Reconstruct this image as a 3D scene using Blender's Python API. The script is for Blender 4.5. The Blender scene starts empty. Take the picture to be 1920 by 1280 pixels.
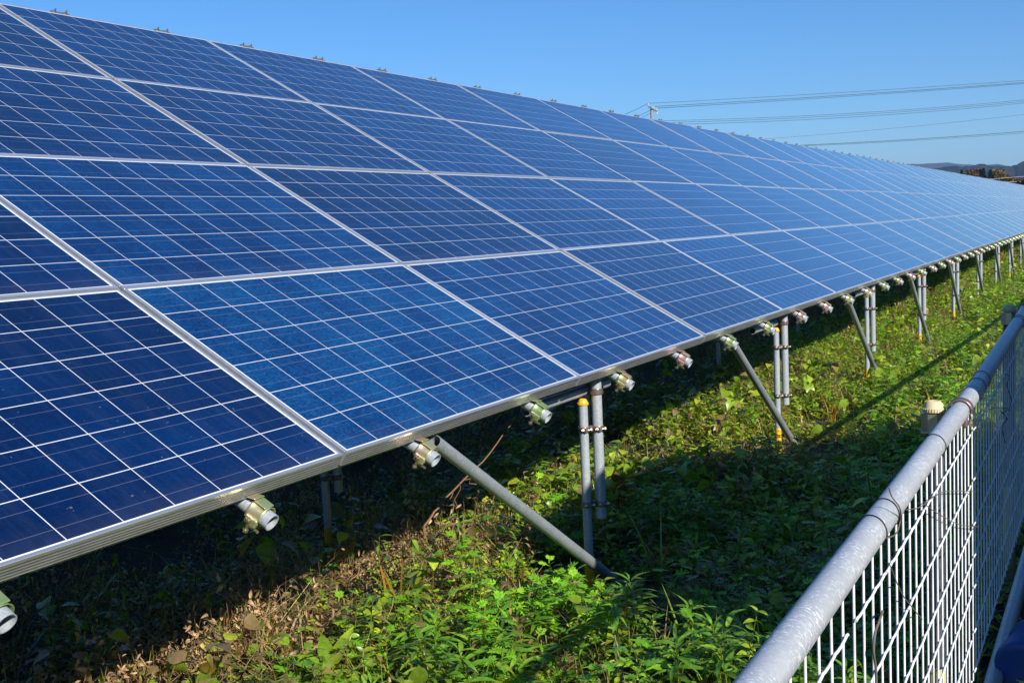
import bpy, math, random
import numpy as np
from mathutils import Matrix, Vector

# ------------------------------------------------------------------ camera, sky, sun, exposure
scene = bpy.context.scene
col = scene.collection
# world axes: X along the row of panels (away from the camera), Y up-slope behind the front edge, Z up.
# origin: front bottom edge of the array.
WC = np.array([[0.4724352876791865, -0.10888352495708109, 0.8746137873070836],
               [-0.8801658459618147, -0.006530033671771018, 0.47462136726107007],
               [-0.045967190005948066, -0.9940330661758636, -0.09892057819116751]])
CAM = np.array([-2.6428267104859122, -2.0130681891835236, 0.6389180730064428])
FPX = 2101.06
cam_data = bpy.data.cameras.new("camera")
cam = bpy.data.objects.new("camera", cam_data)
col.objects.link(cam)
mw = Matrix.Identity(4)
for r in range(3):
    mw[r][0] = WC[r, 0]; mw[r][1] = -WC[r, 1]; mw[r][2] = -WC[r, 2]; mw[r][3] = CAM[r]
cam.matrix_world = mw
cam_data.sensor_width = 36.0
cam_data.lens = FPX / 1920 * 36.0
cam_data.clip_start = 0.05
cam_data.clip_end = 20000
scene.camera = cam

SUN_FROM = Vector((-0.87, -1.42, 1.0)).normalized()
world = bpy.data.worlds.new("World"); scene.world = world; world.use_nodes = True
wn = world.node_tree; wn.nodes.clear()
wo = wn.nodes.new("ShaderNodeOutputWorld"); bg = wn.nodes.new("ShaderNodeBackground")
sky = wn.nodes.new("ShaderNodeTexSky"); sky.sky_type = 'NISHITA'; sky.sun_disc = False
sky.sun_elevation = math.asin(SUN_FROM.z)
sky.sun_rotation = math.atan2(SUN_FROM.x, SUN_FROM.y)
sky.altitude = 0; sky.air_density = 1.0; sky.dust_density = 0.0; sky.ozone_density = 10.0
bg.inputs[1].default_value = 0.098
hs = wn.nodes.new('ShaderNodeHueSaturation'); hs.inputs['Saturation'].default_value = 1.07
wn.links.new(sky.outputs[0], hs.inputs['Color']); wn.links.new(hs.outputs[0], bg.inputs[0]); wn.links.new(bg.outputs[0], wo.inputs[0])

sd = bpy.data.lights.new("sun", 'SUN'); sd.energy = 5.0; sd.angle = math.radians(0.55); sd.color = (1.0, 0.95, 0.87)
sun = bpy.data.objects.new("sun", sd); col.objects.link(sun)
sun.rotation_euler = SUN_FROM.to_track_quat('Z', 'Y').to_euler()

scene.view_settings.view_transform = 'Standard'; scene.view_settings.look = 'None'
scene.view_settings.exposure = 0.48; scene.view_settings.gamma = 1.0
scene.render.engine = 'CYCLES'
scene.cycles.max_bounces = 6; scene.cycles.diffuse_bounces = 1; scene.cycles.glossy_bounces = 3
scene.cycles.transmission_bounces = 3; scene.cycles.transparent_max_bounces = 6
scene.cycles.use_adaptive_sampling = True; scene.cycles.caustics_reflective = False; scene.cycles.caustics_refractive = False

rng = np.random.default_rng(7); random.seed(7)
T30 = math.radians(30); CO, SI = math.cos(T30), math.sin(T30)
PU = 1.67; PVT = 1.0169            # panel pitch along and up the slope
GZ = -1.06                          # soil level under the array

def at(px, py, depth):
    """a point of the real place, given by where the survey camera saw it and how far it is"""
    d = WC @ np.array([(px - 960) / FPX, (py - 640) / FPX, 1.0])
    return CAM + d * depth

# ------------------------------------------------------------------ helpers
def tag(o, label=None, cat=None, group=None, kind=None):
    if label: o['label'] = label
    if cat: o['category'] = cat
    if group: o['group'] = group
    if kind: o['kind'] = kind
    return o

def empty(name, loc=(0, 0, 0), rz=0.0):
    o = bpy.data.objects.new(name, None); col.objects.link(o)
    o.empty_display_size = 0.1; o.location = loc; o.rotation_euler = (0, 0, rz)
    return o

def copy_tree(o, parent=None):
    c = o.copy(); col.objects.link(c)
    if parent is not None: c.parent = parent
    for ch in list(o.children): copy_tree(ch, c)
    return c

class MB:
    """collects shapes and links them as one mesh object"""
    def __init__(s): s.v = []; s.f = []; s.m = []; s.sm = []; s.n = 0
    def add(s, verts, faces, mat=0, smooth=False):
        s.v.append(np.asarray(verts, float)); s.f += [tuple(i + s.n for i in f) for f in faces]
        s.m += [mat] * len(faces); s.sm += [smooth] * len(faces); s.n += len(verts); return s
    def box(s, c, size, rot=None, mat=0, bevel=0.0):
        hx, hy, hz = [a / 2 for a in size]
        if bevel <= 0:
            V = np.array([(x, y, z) for x in (-hx, hx) for y in (-hy, hy) for z in (-hz, hz)])
            F = [(0, 1, 3, 2), (4, 6, 7, 5), (0, 4, 5, 1), (2, 3, 7, 6), (0, 2, 6, 4), (1, 5, 7, 3)]
        else:
            b = min(bevel, hx * .9, hy * .9, hz * .9); V = []; idx = {}
            for sx in (-1, 1):
                for sy in (-1, 1):
                    for sz in (-1, 1):
                        for k, p in enumerate(((hx, hy - b, hz - b), (hx - b, hy, hz - b), (hx - b, hy - b, hz))):
                            idx[(sx, sy, sz, k)] = len(V); V.append((sx * p[0], sy * p[1], sz * p[2]))
            V = np.array(V); F = []
            for ax in range(3):
                for sg in (-1, 1):
                    q = []
                    for (a, bb) in ((-1, -1), (1, -1), (1, 1), (-1, 1)):
                        key = [0, 0, 0]; key[ax] = sg; o = [i for i in range(3) if i != ax]; key[o[0]] = a; key[o[1]] = bb
                        q.append(idx[(key[0], key[1], key[2], ax)])
                    F.append(tuple(q))
            for ax in range(3):
                o = [i for i in range(3) if i != ax]
                for a in (-1, 1):
                    for bb in (-1, 1):
                        q = []
                        for sg, kk in ((-1, o[0]), (-1, o[1]), (1, o[1]), (1, o[0])):
                            key = [0, 0, 0]; key[ax] = sg; key[o[0]] = a; key[o[1]] = bb
                            q.append(idx[(key[0], key[1], key[2], kk)])
                        F.append(tuple(q))
            for sx in (-1, 1):
                for sy in (-1, 1):
                    for sz in (-1, 1): F.append(tuple(idx[(sx, sy, sz, k)] for k in range(3)))
        if rot is not None: V = V @ np.asarray(rot).T
        return s.add(V + np.asarray(c, float), F, mat)
    def tube(s, pts, rad, n=12, mat=0, caps=True, wall=0.0, smooth=True):
        pts = np.asarray(pts, float); k = len(pts)
        rad = np.full(k, rad) if np.isscalar(rad) else np.asarray(rad, float)
        tan = np.gradient(pts, axis=0); tan /= np.linalg.norm(tan, axis=1)[:, None] + 1e-12
        up0 = np.array([0, 0, 1.0]) if abs(tan[0][2]) < .9 else np.array([1.0, 0, 0])
        a = np.cross(tan[0], up0); a /= np.linalg.norm(a); V = []
        ang = np.linspace(0, 2 * np.pi, n, endpoint=False)
        fr = []
        for i in range(k):
            a = a - tan[i] * (a @ tan[i]); a /= np.linalg.norm(a) + 1e-12; b = np.cross(tan[i], a); fr.append((a.copy(), b))
            V.append(pts[i] + rad[i] * (np.cos(ang)[:, None] * a + np.sin(ang)[:, None] * b))
        F = []
        for i in range(k - 1):
            for j in range(n):
                j2 = (j + 1) % n; F.append((i * n + j, i * n + j2, (i + 1) * n + j2, (i + 1) * n + j))
        s.add(np.concatenate(V), F, mat, smooth)
        if wall > 0:
            for e, sgn in ((0, 1), (k - 1, -1)):
                a, b = fr[e]; dirv = tan[e] * sgn
                ro, ri = rad[e], rad[e] - wall
                ring = lambda r, off: pts[e] + dirv * off + r * (np.cos(ang)[:, None] * a + np.sin(ang)[:, None] * b)
                dpt = min(0.12, np.linalg.norm(pts[-1] - pts[0]) * .4)
                W = np.concatenate([ring(ro, 0), ring(ri, 0), ring(ri, 0), ring(ri, dpt)])
                F = []
                for j in range(n):
                    j2 = (j + 1) % n
                    F.append((j, j2, n + j2, n + j) if e else (j2, j, n + j, n + j2))
                    F.append((2 * n + j2, 2 * n + j, 3 * n + j, 3 * n + j2) if e == 0 else (2 * n + j, 2 * n + j2, 3 * n + j2, 3 * n + j))
                F.append(tuple(3 * n + j for j in range(n)))
                s.add(W, F, mat, False)
        elif caps:
            s.add(V[0], [tuple(range(n))[::-1]], mat); s.add(V[-1], [tuple(range(n))], mat)
        return s
    def lathe(s, prof, c, n=24, mat=0, axis=None, smooth=True):
        prof = np.asarray(prof, float); ang = np.linspace(0, 2 * np.pi, n, endpoint=False)
        V = np.stack([np.outer(prof[:, 0], np.cos(ang)), np.outer(prof[:, 0], np.sin(ang)), np.outer(prof[:, 1], np.ones(n))], -1).reshape(-1, 3)
        if axis is not None:
            q = Vector((0, 0, 1)).rotation_difference(Vector(axis)).to_matrix(); V = V @ np.array(q).T
        F = []
        for i in range(len(prof) - 1):
            for j in range(n):
                j2 = (j + 1) % n; F.append((i * n + j, i * n + j2, (i + 1) * n + j2, (i + 1) * n + j))
        return s.add(V + np.asarray(c, float), F, mat, smooth)
    def build(s, name, mats, parent=None, loc=None):
        me = bpy.data.meshes.new(name); V = np.concatenate(s.v)
        me.from_pydata(V.tolist(), [], s.f)
        for m in (mats if isinstance(mats, (list, tuple)) else [mats]): me.materials.append(m)
        me.polygons.foreach_set('material_index', s.m); me.polygons.foreach_set('use_smooth', s.sm); me.update()
        o = bpy.data.objects.new(name, me); col.objects.link(o)
        if parent is not None: o.parent = parent
        if loc is not None: o.location = loc
        return o

# ------------------------------------------------------------------ materials
def nmat(name):
    m = bpy.data.materials.new(name); m.use_nodes = True; nt = m.node_tree
    return m, nt, nt.nodes, nt.links, nt.nodes['Principled BSDF']
def math_node(N, L, op, a, b=None, c=None, clamp=False):
    n = N.new('ShaderNodeMath'); n.operation = op; n.use_clamp = clamp
    for i, x in enumerate((a, b, c)):
        if x is None: continue
        if isinstance(x, (int, float)): n.inputs[i].default_value = x
        else: L.new(x, n.inputs[i])
    return n.outputs[0]
def ramp(N, L, fac, stops, interp='LINEAR'):
    r = N.new('ShaderNodeValToRGB'); r.color_ramp.interpolation = interp
    e = r.color_ramp.elements
    while len(e) < len(stops): e.new(0.5)
    for i, (p, c) in enumerate(stops): e[i].position = p; e[i].color = (*c, 1)
    if fac is not None: L.new(fac, r.inputs[0])
    return r.outputs[0]
def noise(N, L, scale, detail=3, rough=.5, vec=None, dist=0.0):
    n = N.new('ShaderNodeTexNoise'); n.inputs['Scale'].default_value = scale; n.inputs['Detail'].default_value = detail
    n.inputs['Roughness'].default_value = rough; n.inputs['Distortion'].default_value = dist
    if vec is not None: L.new(vec, n.inputs['Vector'])
    return n.outputs['Fac']
def mapping(N, L, src, scale=(1, 1, 1), rot=(0, 0, 0)):
    m = N.new('ShaderNodeMapping'); m.inputs['Scale'].default_value = scale; m.inputs['Rotation'].default_value = rot
    L.new(src, m.inputs[0]); return m.outputs[0]
def mix(N, L, fac, a, b):
    m = N.new('ShaderNodeMix'); m.data_type = 'RGBA'
    for sock, x in ((m.inputs[0], fac), (m.inputs[6], a), (m.inputs[7], b)):
        if isinstance(x, (int, float)): sock.default_value = x
        elif isinstance(x, tuple): sock.default_value = (*x, 1)
        else: L.new(x, sock)
    return m.outputs[2]
def coords(N, which='Object'):
    return N.new('ShaderNodeTexCoord').outputs[which]
def bump(N, L, h, strength, dist, bs):
    b = N.new('ShaderNodeBump'); b.inputs['Strength'].default_value = strength; b.inputs['Distance'].default_value = dist
    L.new(h, b.inputs['Height']); L.new(b.outputs[0], bs.inputs['Normal'])

def simple(name, c, rough=.5, metal=0.0, spec=.5):
    m, nt, N, L, B = nmat(name)
    B.inputs['Base Color'].default_value = (*c, 1); B.inputs['Roughness'].default_value = rough
    B.inputs['Metallic'].default_value = metal; B.inputs['Specular IOR Level'].default_value = spec
    return m

# panel dimensions (local x along the row, y up the slope, glass at z = 0)
PW, PH = 1.655, 1.0135
FRW = 0.0095                      # visible frame lip
MX, MY = 0.0185, 0.0145           # cell field margins measured from the outer edge
CX, CY = (PW - 2 * MX) / 10, (PH - 2 * MY) / 6

def solar_material():
    m, nt, N, L, B = nmat("polycrystalline_cells")
    oc = coords(N)
    sep = N.new('ShaderNodeSeparateXYZ'); L.new(oc, sep.inputs[0]); X, Y = sep.outputs[0], sep.outputs[1]
    cx = math_node(N, L, 'DIVIDE', math_node(N, L, 'SUBTRACT', X, MX), CX)
    cy = math_node(N, L, 'DIVIDE', math_node(N, L, 'SUBTRACT', Y, MY), CY)
    def edge(c, pitch, half):
        fr = math_node(N, L, 'FRACT', c)
        d = math_node(N, L, 'MINIMUM', fr, math_node(N, L, 'SUBTRACT', 1.0, fr))
        return math_node(N, L, 'LESS_THAN', d, half / pitch)
    gx = edge(cx, CX, .00125); gy = edge(cy, CY, .00135)
    inx = math_node(N, L, 'MULTIPLY', math_node(N, L, 'GREATER_THAN', cx, 0.0), math_node(N, L, 'LESS_THAN', cx, 10.0))
    iny = math_node(N, L, 'MULTIPLY', math_node(N, L, 'GREATER_THAN', cy, 0.0), math_node(N, L, 'LESS_THAN', cy, 6.0))
    inside = math_node(N, L, 'MULTIPLY', inx, iny)
    white = math_node(N, L, 'MAXIMUM', math_node(N, L, 'MAXIMUM', gx, gy), math_node(N, L, 'SUBTRACT', 1.0, inside))
    # busbars: two thin tinned ribbons per cell along the row
    fy = math_node(N, L, 'FRACT', cy)
    b1 = math_node(N, L, 'LESS_THAN', math_node(N, L, 'ABSOLUTE', math_node(N, L, 'SUBTRACT', fy, .26)), .0009 / CY)
    b2 = math_node(N, L, 'LESS_THAN', math_node(N, L, 'ABSOLUTE', math_node(N, L, 'SUBTRACT', fy, .74)), .0009 / CY)
    bus = math_node(N, L, 'MAXIMUM', b1, b2)
    # per-panel tone, per-cell tone and crystal grain
    at_ = N.new('ShaderNodeAttribute'); at_.attribute_type = 'OBJECT'; at_.attribute_name = 'tone'
    tone = at_.outputs['Fac']
    oi = N.new('ShaderNodeObjectInfo')
    cid = N.new('ShaderNodeCombineXYZ')
    L.new(math_node(N, L, 'FLOOR', cx), cid.inputs[0]); L.new(math_node(N, L, 'FLOOR', cy), cid.inputs[1]); L.new(math_node(N, L, 'MULTIPLY', oi.outputs['Random'], 97.0), cid.inputs[2])
    wnz = N.new('ShaderNodeTexWhiteNoise'); wnz.noise_dimensions = '3D'; L.new(cid.outputs[0], wnz.inputs['Vector'])
    off = N.new('ShaderNodeVectorMath'); off.operation = 'ADD'
    vs = N.new('ShaderNodeCombineXYZ'); L.new(math_node(N, L, 'MULTIPLY', oi.outputs['Random'], 53.0), vs.inputs[2])
    L.new(oc, off.inputs[0]); L.new(vs.outputs[0], off.inputs[1])
    vec = off.outputs[0]
    big = noise(N, L, 2.6, 3, .55, vec)
    vor = N.new('ShaderNodeTexVoronoi'); vor.inputs['Scale'].default_value = 85; L.new(mapping(N, L, vec, (1, 2.2, 1), (0, 0, .5)), vor.inputs['Vector'])
    grain = noise(N, L, 170, 2, .7, mapping(N, L, vec, (1, 2.5, 1), (0, 0, .6)))
    t = math_node(N, L, 'MULTIPLY_ADD', wnz.outputs['Value'], .24, math_node(N, L, 'SUBTRACT', tone, .12))
    t = math_node(N, L, 'ADD', t, math_node(N, L, 'MULTIPLY', math_node(N, L, 'SUBTRACT', big, .5), .75))
    sepc = N.new('ShaderNodeSeparateColor'); L.new(vor.outputs['Color'], sepc.inputs[0])
    gr = math_node(N, L, 'MULTIPLY', math_node(N, L, 'SUBTRACT', sepc.outputs[0], .5), math_node(N, L, 'MULTIPLY_ADD', tone, .62, .05))
    t = math_node(N, L, 'ADD', t, gr)
    t = math_node(N, L, 'ADD', t, math_node(N, L, 'MULTIPLY', math_node(N, L, 'SUBTRACT', grain, .5), math_node(N, L, 'MULTIPLY_ADD', tone, 1.5, .1)), clamp=True)
    cell = ramp(N, L, t, [(0.0, (.0006, .0058, .032)), (.35, (.0006, .0150, .076)), (.65, (.0008, .034, .130)), (1.0, (.0045, .075, .205))])
    c = mix(N, L, math_node(N, L, 'MULTIPLY', bus, .20), cell, (.42, .46, .52))
    c = mix(N, L, white, c, (.80, .81, .82))
    # faint dust, a little heavier near the lower edge of each panel
    dn = noise(N, L, 5, 6, .7, mapping(N, L, vec, (1.6, .5, 1)))
    strk0 = ramp(N, L, noise(N, L, 16, 5, .75, mapping(N, L, vec, (2.0, .20, 1))), [(.48, (0, 0, 0)), (.75, (1, 1, 1))])
    edge_d = math_node(N, L, 'MULTIPLY', math_node(N, L, 'SUBTRACT', .10, Y, clamp=True), 4.0)
    dust = math_node(N, L, 'MULTIPLY', math_node(N, L, 'ADD', math_node(N, L, 'MULTIPLY', strk0, .03), math_node(N, L, 'MULTIPLY', edge_d, math_node(N, L, 'MULTIPLY', dn, .20))), 1.0, clamp=True)
    speck = ramp(N, L, noise(N, L, 62, 1, .4, vec), [(.80, (0, 0, 0)), (.815, (1, 1, 1))])
    dust = math_node(N, L, 'MAXIMUM', dust, math_node(N, L, 'MULTIPLY', speck, .35))
    c = mix(N, L, dust, c, (.34, .33, .30))
    L.new(c, B.inputs['Base Color'])
    B.inputs['Roughness'].default_value = .22; B.inputs['Specular IOR Level'].default_value = .85; B.inputs['Specular Tint'].default_value = (.16, .46, 1.0, 1)
    B.inputs['Coat Weight'].default_value = 1.0; B.inputs['Coat IOR'].default_value = 1.30
    rg = math_node(N, L, 'MULTIPLY_ADD', noise(N, L, 9, 4, .6, vec), .08, .04)
    strk = noise(N, L, 14, 4, .7, mapping(N, L, vec, (2.2, .16, 1)))
    rg = math_node(N, L, 'ADD', rg, math_node(N, L, 'MULTIPLY', ramp(N, L, strk, [(.52, (0, 0, 0)), (.72, (1, 1, 1))]), .16))
    L.new(rg, B.inputs['Coat Roughness'])
    return m
M_CELL = solar_material()

def alu_material():
    m, nt, N, L, B = nmat("anodised_aluminium")
    oc = coords(N)
    n1 = noise(N, L, 6, 4, .6, mapping(N, L, oc, (1, 6, 6)))
    n2 = noise(N, L, 22, 5, .7, mapping(N, L, oc, (.6, 1, 1)))
    c = ramp(N, L, n1, [(.3, (.70, .70, .70)), (.7, (.82, .82, .83))])
    stain = ramp(N, L, n2, [(.66, (0, 0, 0)), (.78, (1, 1, 1))])
    c = mix(N, L, math_node(N, L, 'MULTIPLY', stain, .35), c, (.28, .22, .15))
    L.new(c, B.inputs['Base Color']); B.inputs['Metallic'].default_value = .86; B.inputs['Roughness'].default_value = .42
    return m
M_ALU = alu_material()
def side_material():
    m, nt, N, L, B = nmat("dimmed_stained_frame_side"); oc = coords(N)
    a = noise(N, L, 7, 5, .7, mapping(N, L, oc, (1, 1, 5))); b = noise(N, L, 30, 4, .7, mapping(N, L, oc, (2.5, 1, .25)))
    c = ramp(N, L, a, [(.3, (.30, .29, .27)), (.7, (.46, .45, .43))])  # base colour darkened for the dim grazing light on this face; stains follow
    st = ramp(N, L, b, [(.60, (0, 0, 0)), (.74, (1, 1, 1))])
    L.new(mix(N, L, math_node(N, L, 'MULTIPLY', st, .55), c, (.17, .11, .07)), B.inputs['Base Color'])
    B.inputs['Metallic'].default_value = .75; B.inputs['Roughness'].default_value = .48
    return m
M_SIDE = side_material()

def galv_material(name, base=(.40, .43, .46), flecks=0.0, dark=(.27, .29, .31), sp_w=.35):
    m, nt, N, L, B = nmat(name)
    oc = coords(N, 'Object')
    v = N.new('ShaderNodeTexVoronoi'); v.inputs['Scale'].default_value = 140; L.new(oc, v.inputs['Vector'])
    s = N.new('ShaderNodeSeparateColor'); L.new(v.outputs['Color'], s.inputs[0])
    f = math_node(N, L, 'ADD', math_node(N, L, 'MULTIPLY', s.outputs[0], sp_w), math_node(N, L, 'MULTIPLY', noise(N, L, 14, 4, .6, oc), .6))
    c = ramp(N, L, f, [(.25, dark), (.8, base)])
    sp = noise(N, L, 120, 2, .5, oc)
    spot = ramp(N, L, sp, [(.70, (0, 0, 0)), (.74, (1, 1, 1))])
    c = mix(N, L, math_node(N, L, 'MULTIPLY', spot, .55), c, (.72, .74, .76))
    if flecks > 0:
        vec = mapping(N, L, oc, (1, .42, .42), (0, .35, .6))
        fl = noise(N, L, 300, 2, .6, vec, .3)
        fm = ramp(N, L, fl, [(.57, (0, 0, 0)), (.61, (1, 1, 1))])
        big = ramp(N, L, noise(N, L, 16, 2, .5, oc), [(.35, (.15, .15, .15)), (.6, (1, 1, 1))])
        c = mix(N, L, math_node(N, L, 'MULTIPLY', math_node(N, L, 'MULTIPLY', fm, big), flecks), c, (.85, .87, .88))
    L.new(c, B.inputs['Base Color']); B.inputs['Metallic'].default_value = .25; B.inputs['Roughness'].default_value = .42
    bump(N, L, sp, .15, .002, B)
    return m
M_GALV = galv_material("galvanised_pipe", (.52, .56, .59), 0.0, (.36, .39, .41))
M_BRACE = galv_material('darker_galvanised_pipe', (.36, .40, .41), 0.0, (.24, .27, .28))  # brace pipes get a darker grey than the posts
M_RAIL = galv_material("galvanised_rail", (.52, .545, .57), .95, (.41, .435, .455), .16)

def chromate_material():
    m, nt, N, L, B = nmat("yellow_chromate_steel")
    oi = N.new('ShaderNodeObjectInfo'); oc = coords(N)
    lw = N.new('ShaderNodeLayerWeight'); lw.inputs[0].default_value = .5
    f = math_node(N, L, 'ADD', math_node(N, L, 'MULTIPLY', noise(N, L, 22, 2, .5, oc), .5), math_node(N, L, 'MULTIPLY', oi.outputs['Random'], .5))
    c = ramp(N, L, f, [(.15, (.75, .42, .36)), (.35, (.72, .62, .30)), (.5, (.42, .62, .24)), (.65, (.78, .70, .36)), (.85, (.70, .38, .42))])
    L.new(c, B.inputs['Base Color']); B.inputs['Metallic'].default_value = .75; B.inputs['Roughness'].default_value = .33
    return m
M_CHROM = chromate_material()
M_BRASS = simple("zinc_bolt", (.50, .44, .30), .3, .85)
M_DULL = simple("weathered_clamp_steel", (.22, .19, .16), .45, .6)
M_PLUM = simple("bronze_tinted_clamp", (.34, .25, .24), .32, .7)
M_YEL = simple("yellow_plastic", (.85, .46, .02), .4)
M_CREAM = simple("sun_bleached_plastic", (.70, .57, .30), .45)
def wire_material():
    m, nt, N, L, B = nmat("white_coated_wire"); oc = coords(N)
    a = ramp(N, L, noise(N, L, 14, 5, .75, oc), [(.36, (.64, .65, .65)), (.52, (.82, .83, .84))])
    g = ramp(N, L, noise(N, L, 130, 2, .6, oc), [(.66, (0, 0, 0)), (.72, (1, 1, 1))])
    L.new(mix(N, L, math_node(N, L, 'MULTIPLY', g, .45), a, (.22, .19, .15)), B.inputs['Base Color']); B.inputs['Roughness'].default_value = .45
    return m
M_WHITE = wire_material()
M_BLACK = simple("black_cable_tie", (.012, .012, .012), .4)
M_BLUE = simple("blue_plastic", (.007, .06, .26), .4)
M_CONC = simple("concrete_pole", (.27, .26, .24), .85)
M_INSUL = simple("white_porcelain", (.55, .55, .54), .35)
M_CABLE = simple("power_cable", (.035, .05, .045), .6)

# ------------------------------------------------------------------ ground
def hash_noise(x, y, s, seed=0):
    """smooth value noise on arrays"""
    x = np.asarray(x) / s; y = np.asarray(y) / s
    xi = np.floor(x).astype(int); yi = np.floor(y).astype(int); fx = x - xi; fy = y - yi
    fx = fx * fx * (3 - 2 * fx); fy = fy * fy * (3 - 2 * fy)
    def h(a, b):
        n = (a * 374761393 + b * 668265263 + seed * 982451653) & 0x7fffffff
        n = ((n ^ (n >> 13)) * 1274126177) & 0x7fffffff
        return (n & 0xffff) / 65535.0
    return (h(xi, yi) * (1 - fx) + h(xi + 1, yi) * fx) * (1 - fy) + (h(xi, yi + 1) * (1 - fx) + h(xi + 1, yi + 1) * fx) * fy

def ground_z(x, y):
    x = np.asarray(x, float); y = np.asarray(y, float)
    z = GZ + (hash_noise(x, y, 1.3, 1) - .5) * .07 + (hash_noise(x, y, .45, 2) - .5) * .03
    out = np.clip((-1.66 - y) / .25, 0, 1); out = out * out * (3 - 2 * out)
    z = z + out * .16
    return z

def soil_material():
    m, nt, N, L, B = nmat("leaf_litter_soil")
    oc = coords(N)
    a = noise(N, L, 18, 6, .7, oc); b = noise(N, L, 2.1, 3, .5, oc)
    c1 = ramp(N, L, a, [(.3, (.012, .010, .006)), (.55, (.045, .034, .018)), (.75, (.085, .062, .035))])
    c2 = ramp(N, L, a, [(.3, (.010, .016, .005)), (.6, (.035, .055, .014)), (.8, (.06, .08, .02))])
    L.new(mix(N, L, ramp(N, L, b, [(.42, (0, 0, 0)), (.58, (1, 1, 1))]), c1, c2), B.inputs['Base Color'])
    B.inputs['Roughness'].default_value = .95; bump(N, L, a, .8, .03, B)
    return m
def build_ground():
    xs = np.concatenate([[-3900, -1500, -400, -120, -40, -15, -9], np.arange(-6, 14, .12), np.arange(14, 46, .5), np.geomspace(47, 3900, 40)])
    ys = np.concatenate([[-3900, -1500, -400, -120, -40, -15, -8], np.arange(-5, 5, .12), np.arange(5, 12, .5), np.geomspace(13, 3900, 36)])
    XX, YY = np.meshgrid(xs, ys, indexing='ij'); ZZ = ground_z(XX, YY)
    V = np.stack([XX, YY, ZZ], -1).reshape(-1, 3); nx, ny = len(xs), len(ys)
    I = (np.arange(nx - 1)[:, None] * ny + np.arange(ny - 1)[None, :]).ravel()
    F = np.stack([I, I + ny, I + ny + 1, I + 1], 1)
    me = bpy.data.meshes.new('ground'); me.from_pydata(V.tolist(), [], F.tolist()); me.materials.append(soil_material())
    me.polygons.foreach_set('use_smooth', [True] * len(F)); me.update()
    o = bpy.data.objects.new('ground', me); col.objects.link(o); tag(o, 'dark soil and leaf litter under the weeds', kind='structure')
build_ground()

# ------------------------------------------------------------------ solar panels
def bar_profile_front():
    """front frame bar: lip on top, stepped face with four fine ribs (y outward negative, z)"""
    p = [(FRW, .002), (.0016, .002), (0, .0004), (0, -.0085), (.0016, -.0095)]
    z = -.0095
    for k in range(4):
        p += [(.0016, z - .0070), (.0004, z - .0074), (.0004, z - .0082), (.0016, z - .0086)]; z -= .0086
    p += [(.0016, -.0462), (.012, -.0462), (FRW, -.004)]
    return p
def frame_mesh():
    mb = MB(); p = bar_profile_front(); n = len(p)
    V = [(x, y, z) for x in (0, PW) for (y, z) in p]
    F = [(i, (i + 1) % n, n + (i + 1) % n, n + i) for i in range(n)] + [tuple(range(n))[::-1], tuple(range(n, 2 * n))]
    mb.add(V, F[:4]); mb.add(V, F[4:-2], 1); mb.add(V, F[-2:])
    mb.box((PW / 2, PH - FRW / 2, -.022), (PW, FRW, .048), bevel=.0012)
    hl = PH - 2 * FRW
    mb.box((FRW / 2, PH / 2, -.022), (FRW, hl - .0004, .0478), bevel=.0012)
    mb.box((PW - FRW / 2, PH / 2, -.022), (FRW, hl - .0004, .0478), bevel=.0012)
    # thin inner lip line (gasket step) on the short sides
    for x in (FRW + .0016, PW - FRW - .0016): mb.box((x, PH / 2, .0002), (.0028, hl - .001, .0012))
    return mb
def glass_mesh():
    mb = MB(); z0, z1 = -.005, 0.0; e = FRW - .002
    V = [(e, e, z1), (PW - e, e, z1), (PW - e, PH - e, z1), (e, PH - e, z1), (e, e, z0), (PW - e, e, z0), (PW - e, PH - e, z0), (e, PH - e, z0)]
    mb.add(V, [(0, 1, 2, 3), (7, 6, 5, 4), (0, 4, 5, 1), (1, 5, 6, 2), (2, 6, 7, 3), (3, 7, 4, 0)])
    return mb
proto_p = empty('solar_panel')
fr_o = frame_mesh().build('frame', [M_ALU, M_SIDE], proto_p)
gl_o = glass_mesh().build('cell_sheet', M_CELL, proto_p); gl_o['tone'] = .4

ORD = ['first', 'second', 'third', 'fourth', 'fifth', 'sixth', 'seventh', 'eighth', 'ninth', 'tenth', 'eleventh', 'twelfth', 'thirteenth',
       'fourteenth', 'fifteenth', 'sixteenth', 'seventeenth', 'eighteenth', 'nineteenth', 'twentieth']
TENS = {2: 'twenty', 3: 'thirty', 4: 'forty', 5: 'fifty'}
def ordinal(n):
    if n <= 20: return ORD[n - 1]
    t, u_ = divmod(n, 10)
    return (TENS[t][:-1] + 'ieth') if u_ == 0 else TENS[t] + '-' + ORD[u_ - 1]
ROWN = ['bottom row', 'second lowest row', 'second highest row', 'top row']
TONES = {(-1, 0): .22, (0, 0): .66, (1, 0): .52, (2, 0): .22, (3, 0): .5, (4, 0): .42, (-1, 1): .2, (0, 1): .48, (1, 1): .18, (2, 1): .34, (3, 1): .45,
         (0, 2): .30, (1, 2): .2, (2, 2): .35, (3, 2): .3, (4, 2): .0, (0, 3): .22, (1, 3): .30, (2, 3): .32, (3, 3): .3}
TONEW = [(.26, 'dark navy'), (.45, 'deep blue'), (2, 'mottled brighter blue')]
K0, K1 = -3, 50
RX = Matrix.Rotation(T30, 4, 'X')
first = True
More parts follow.
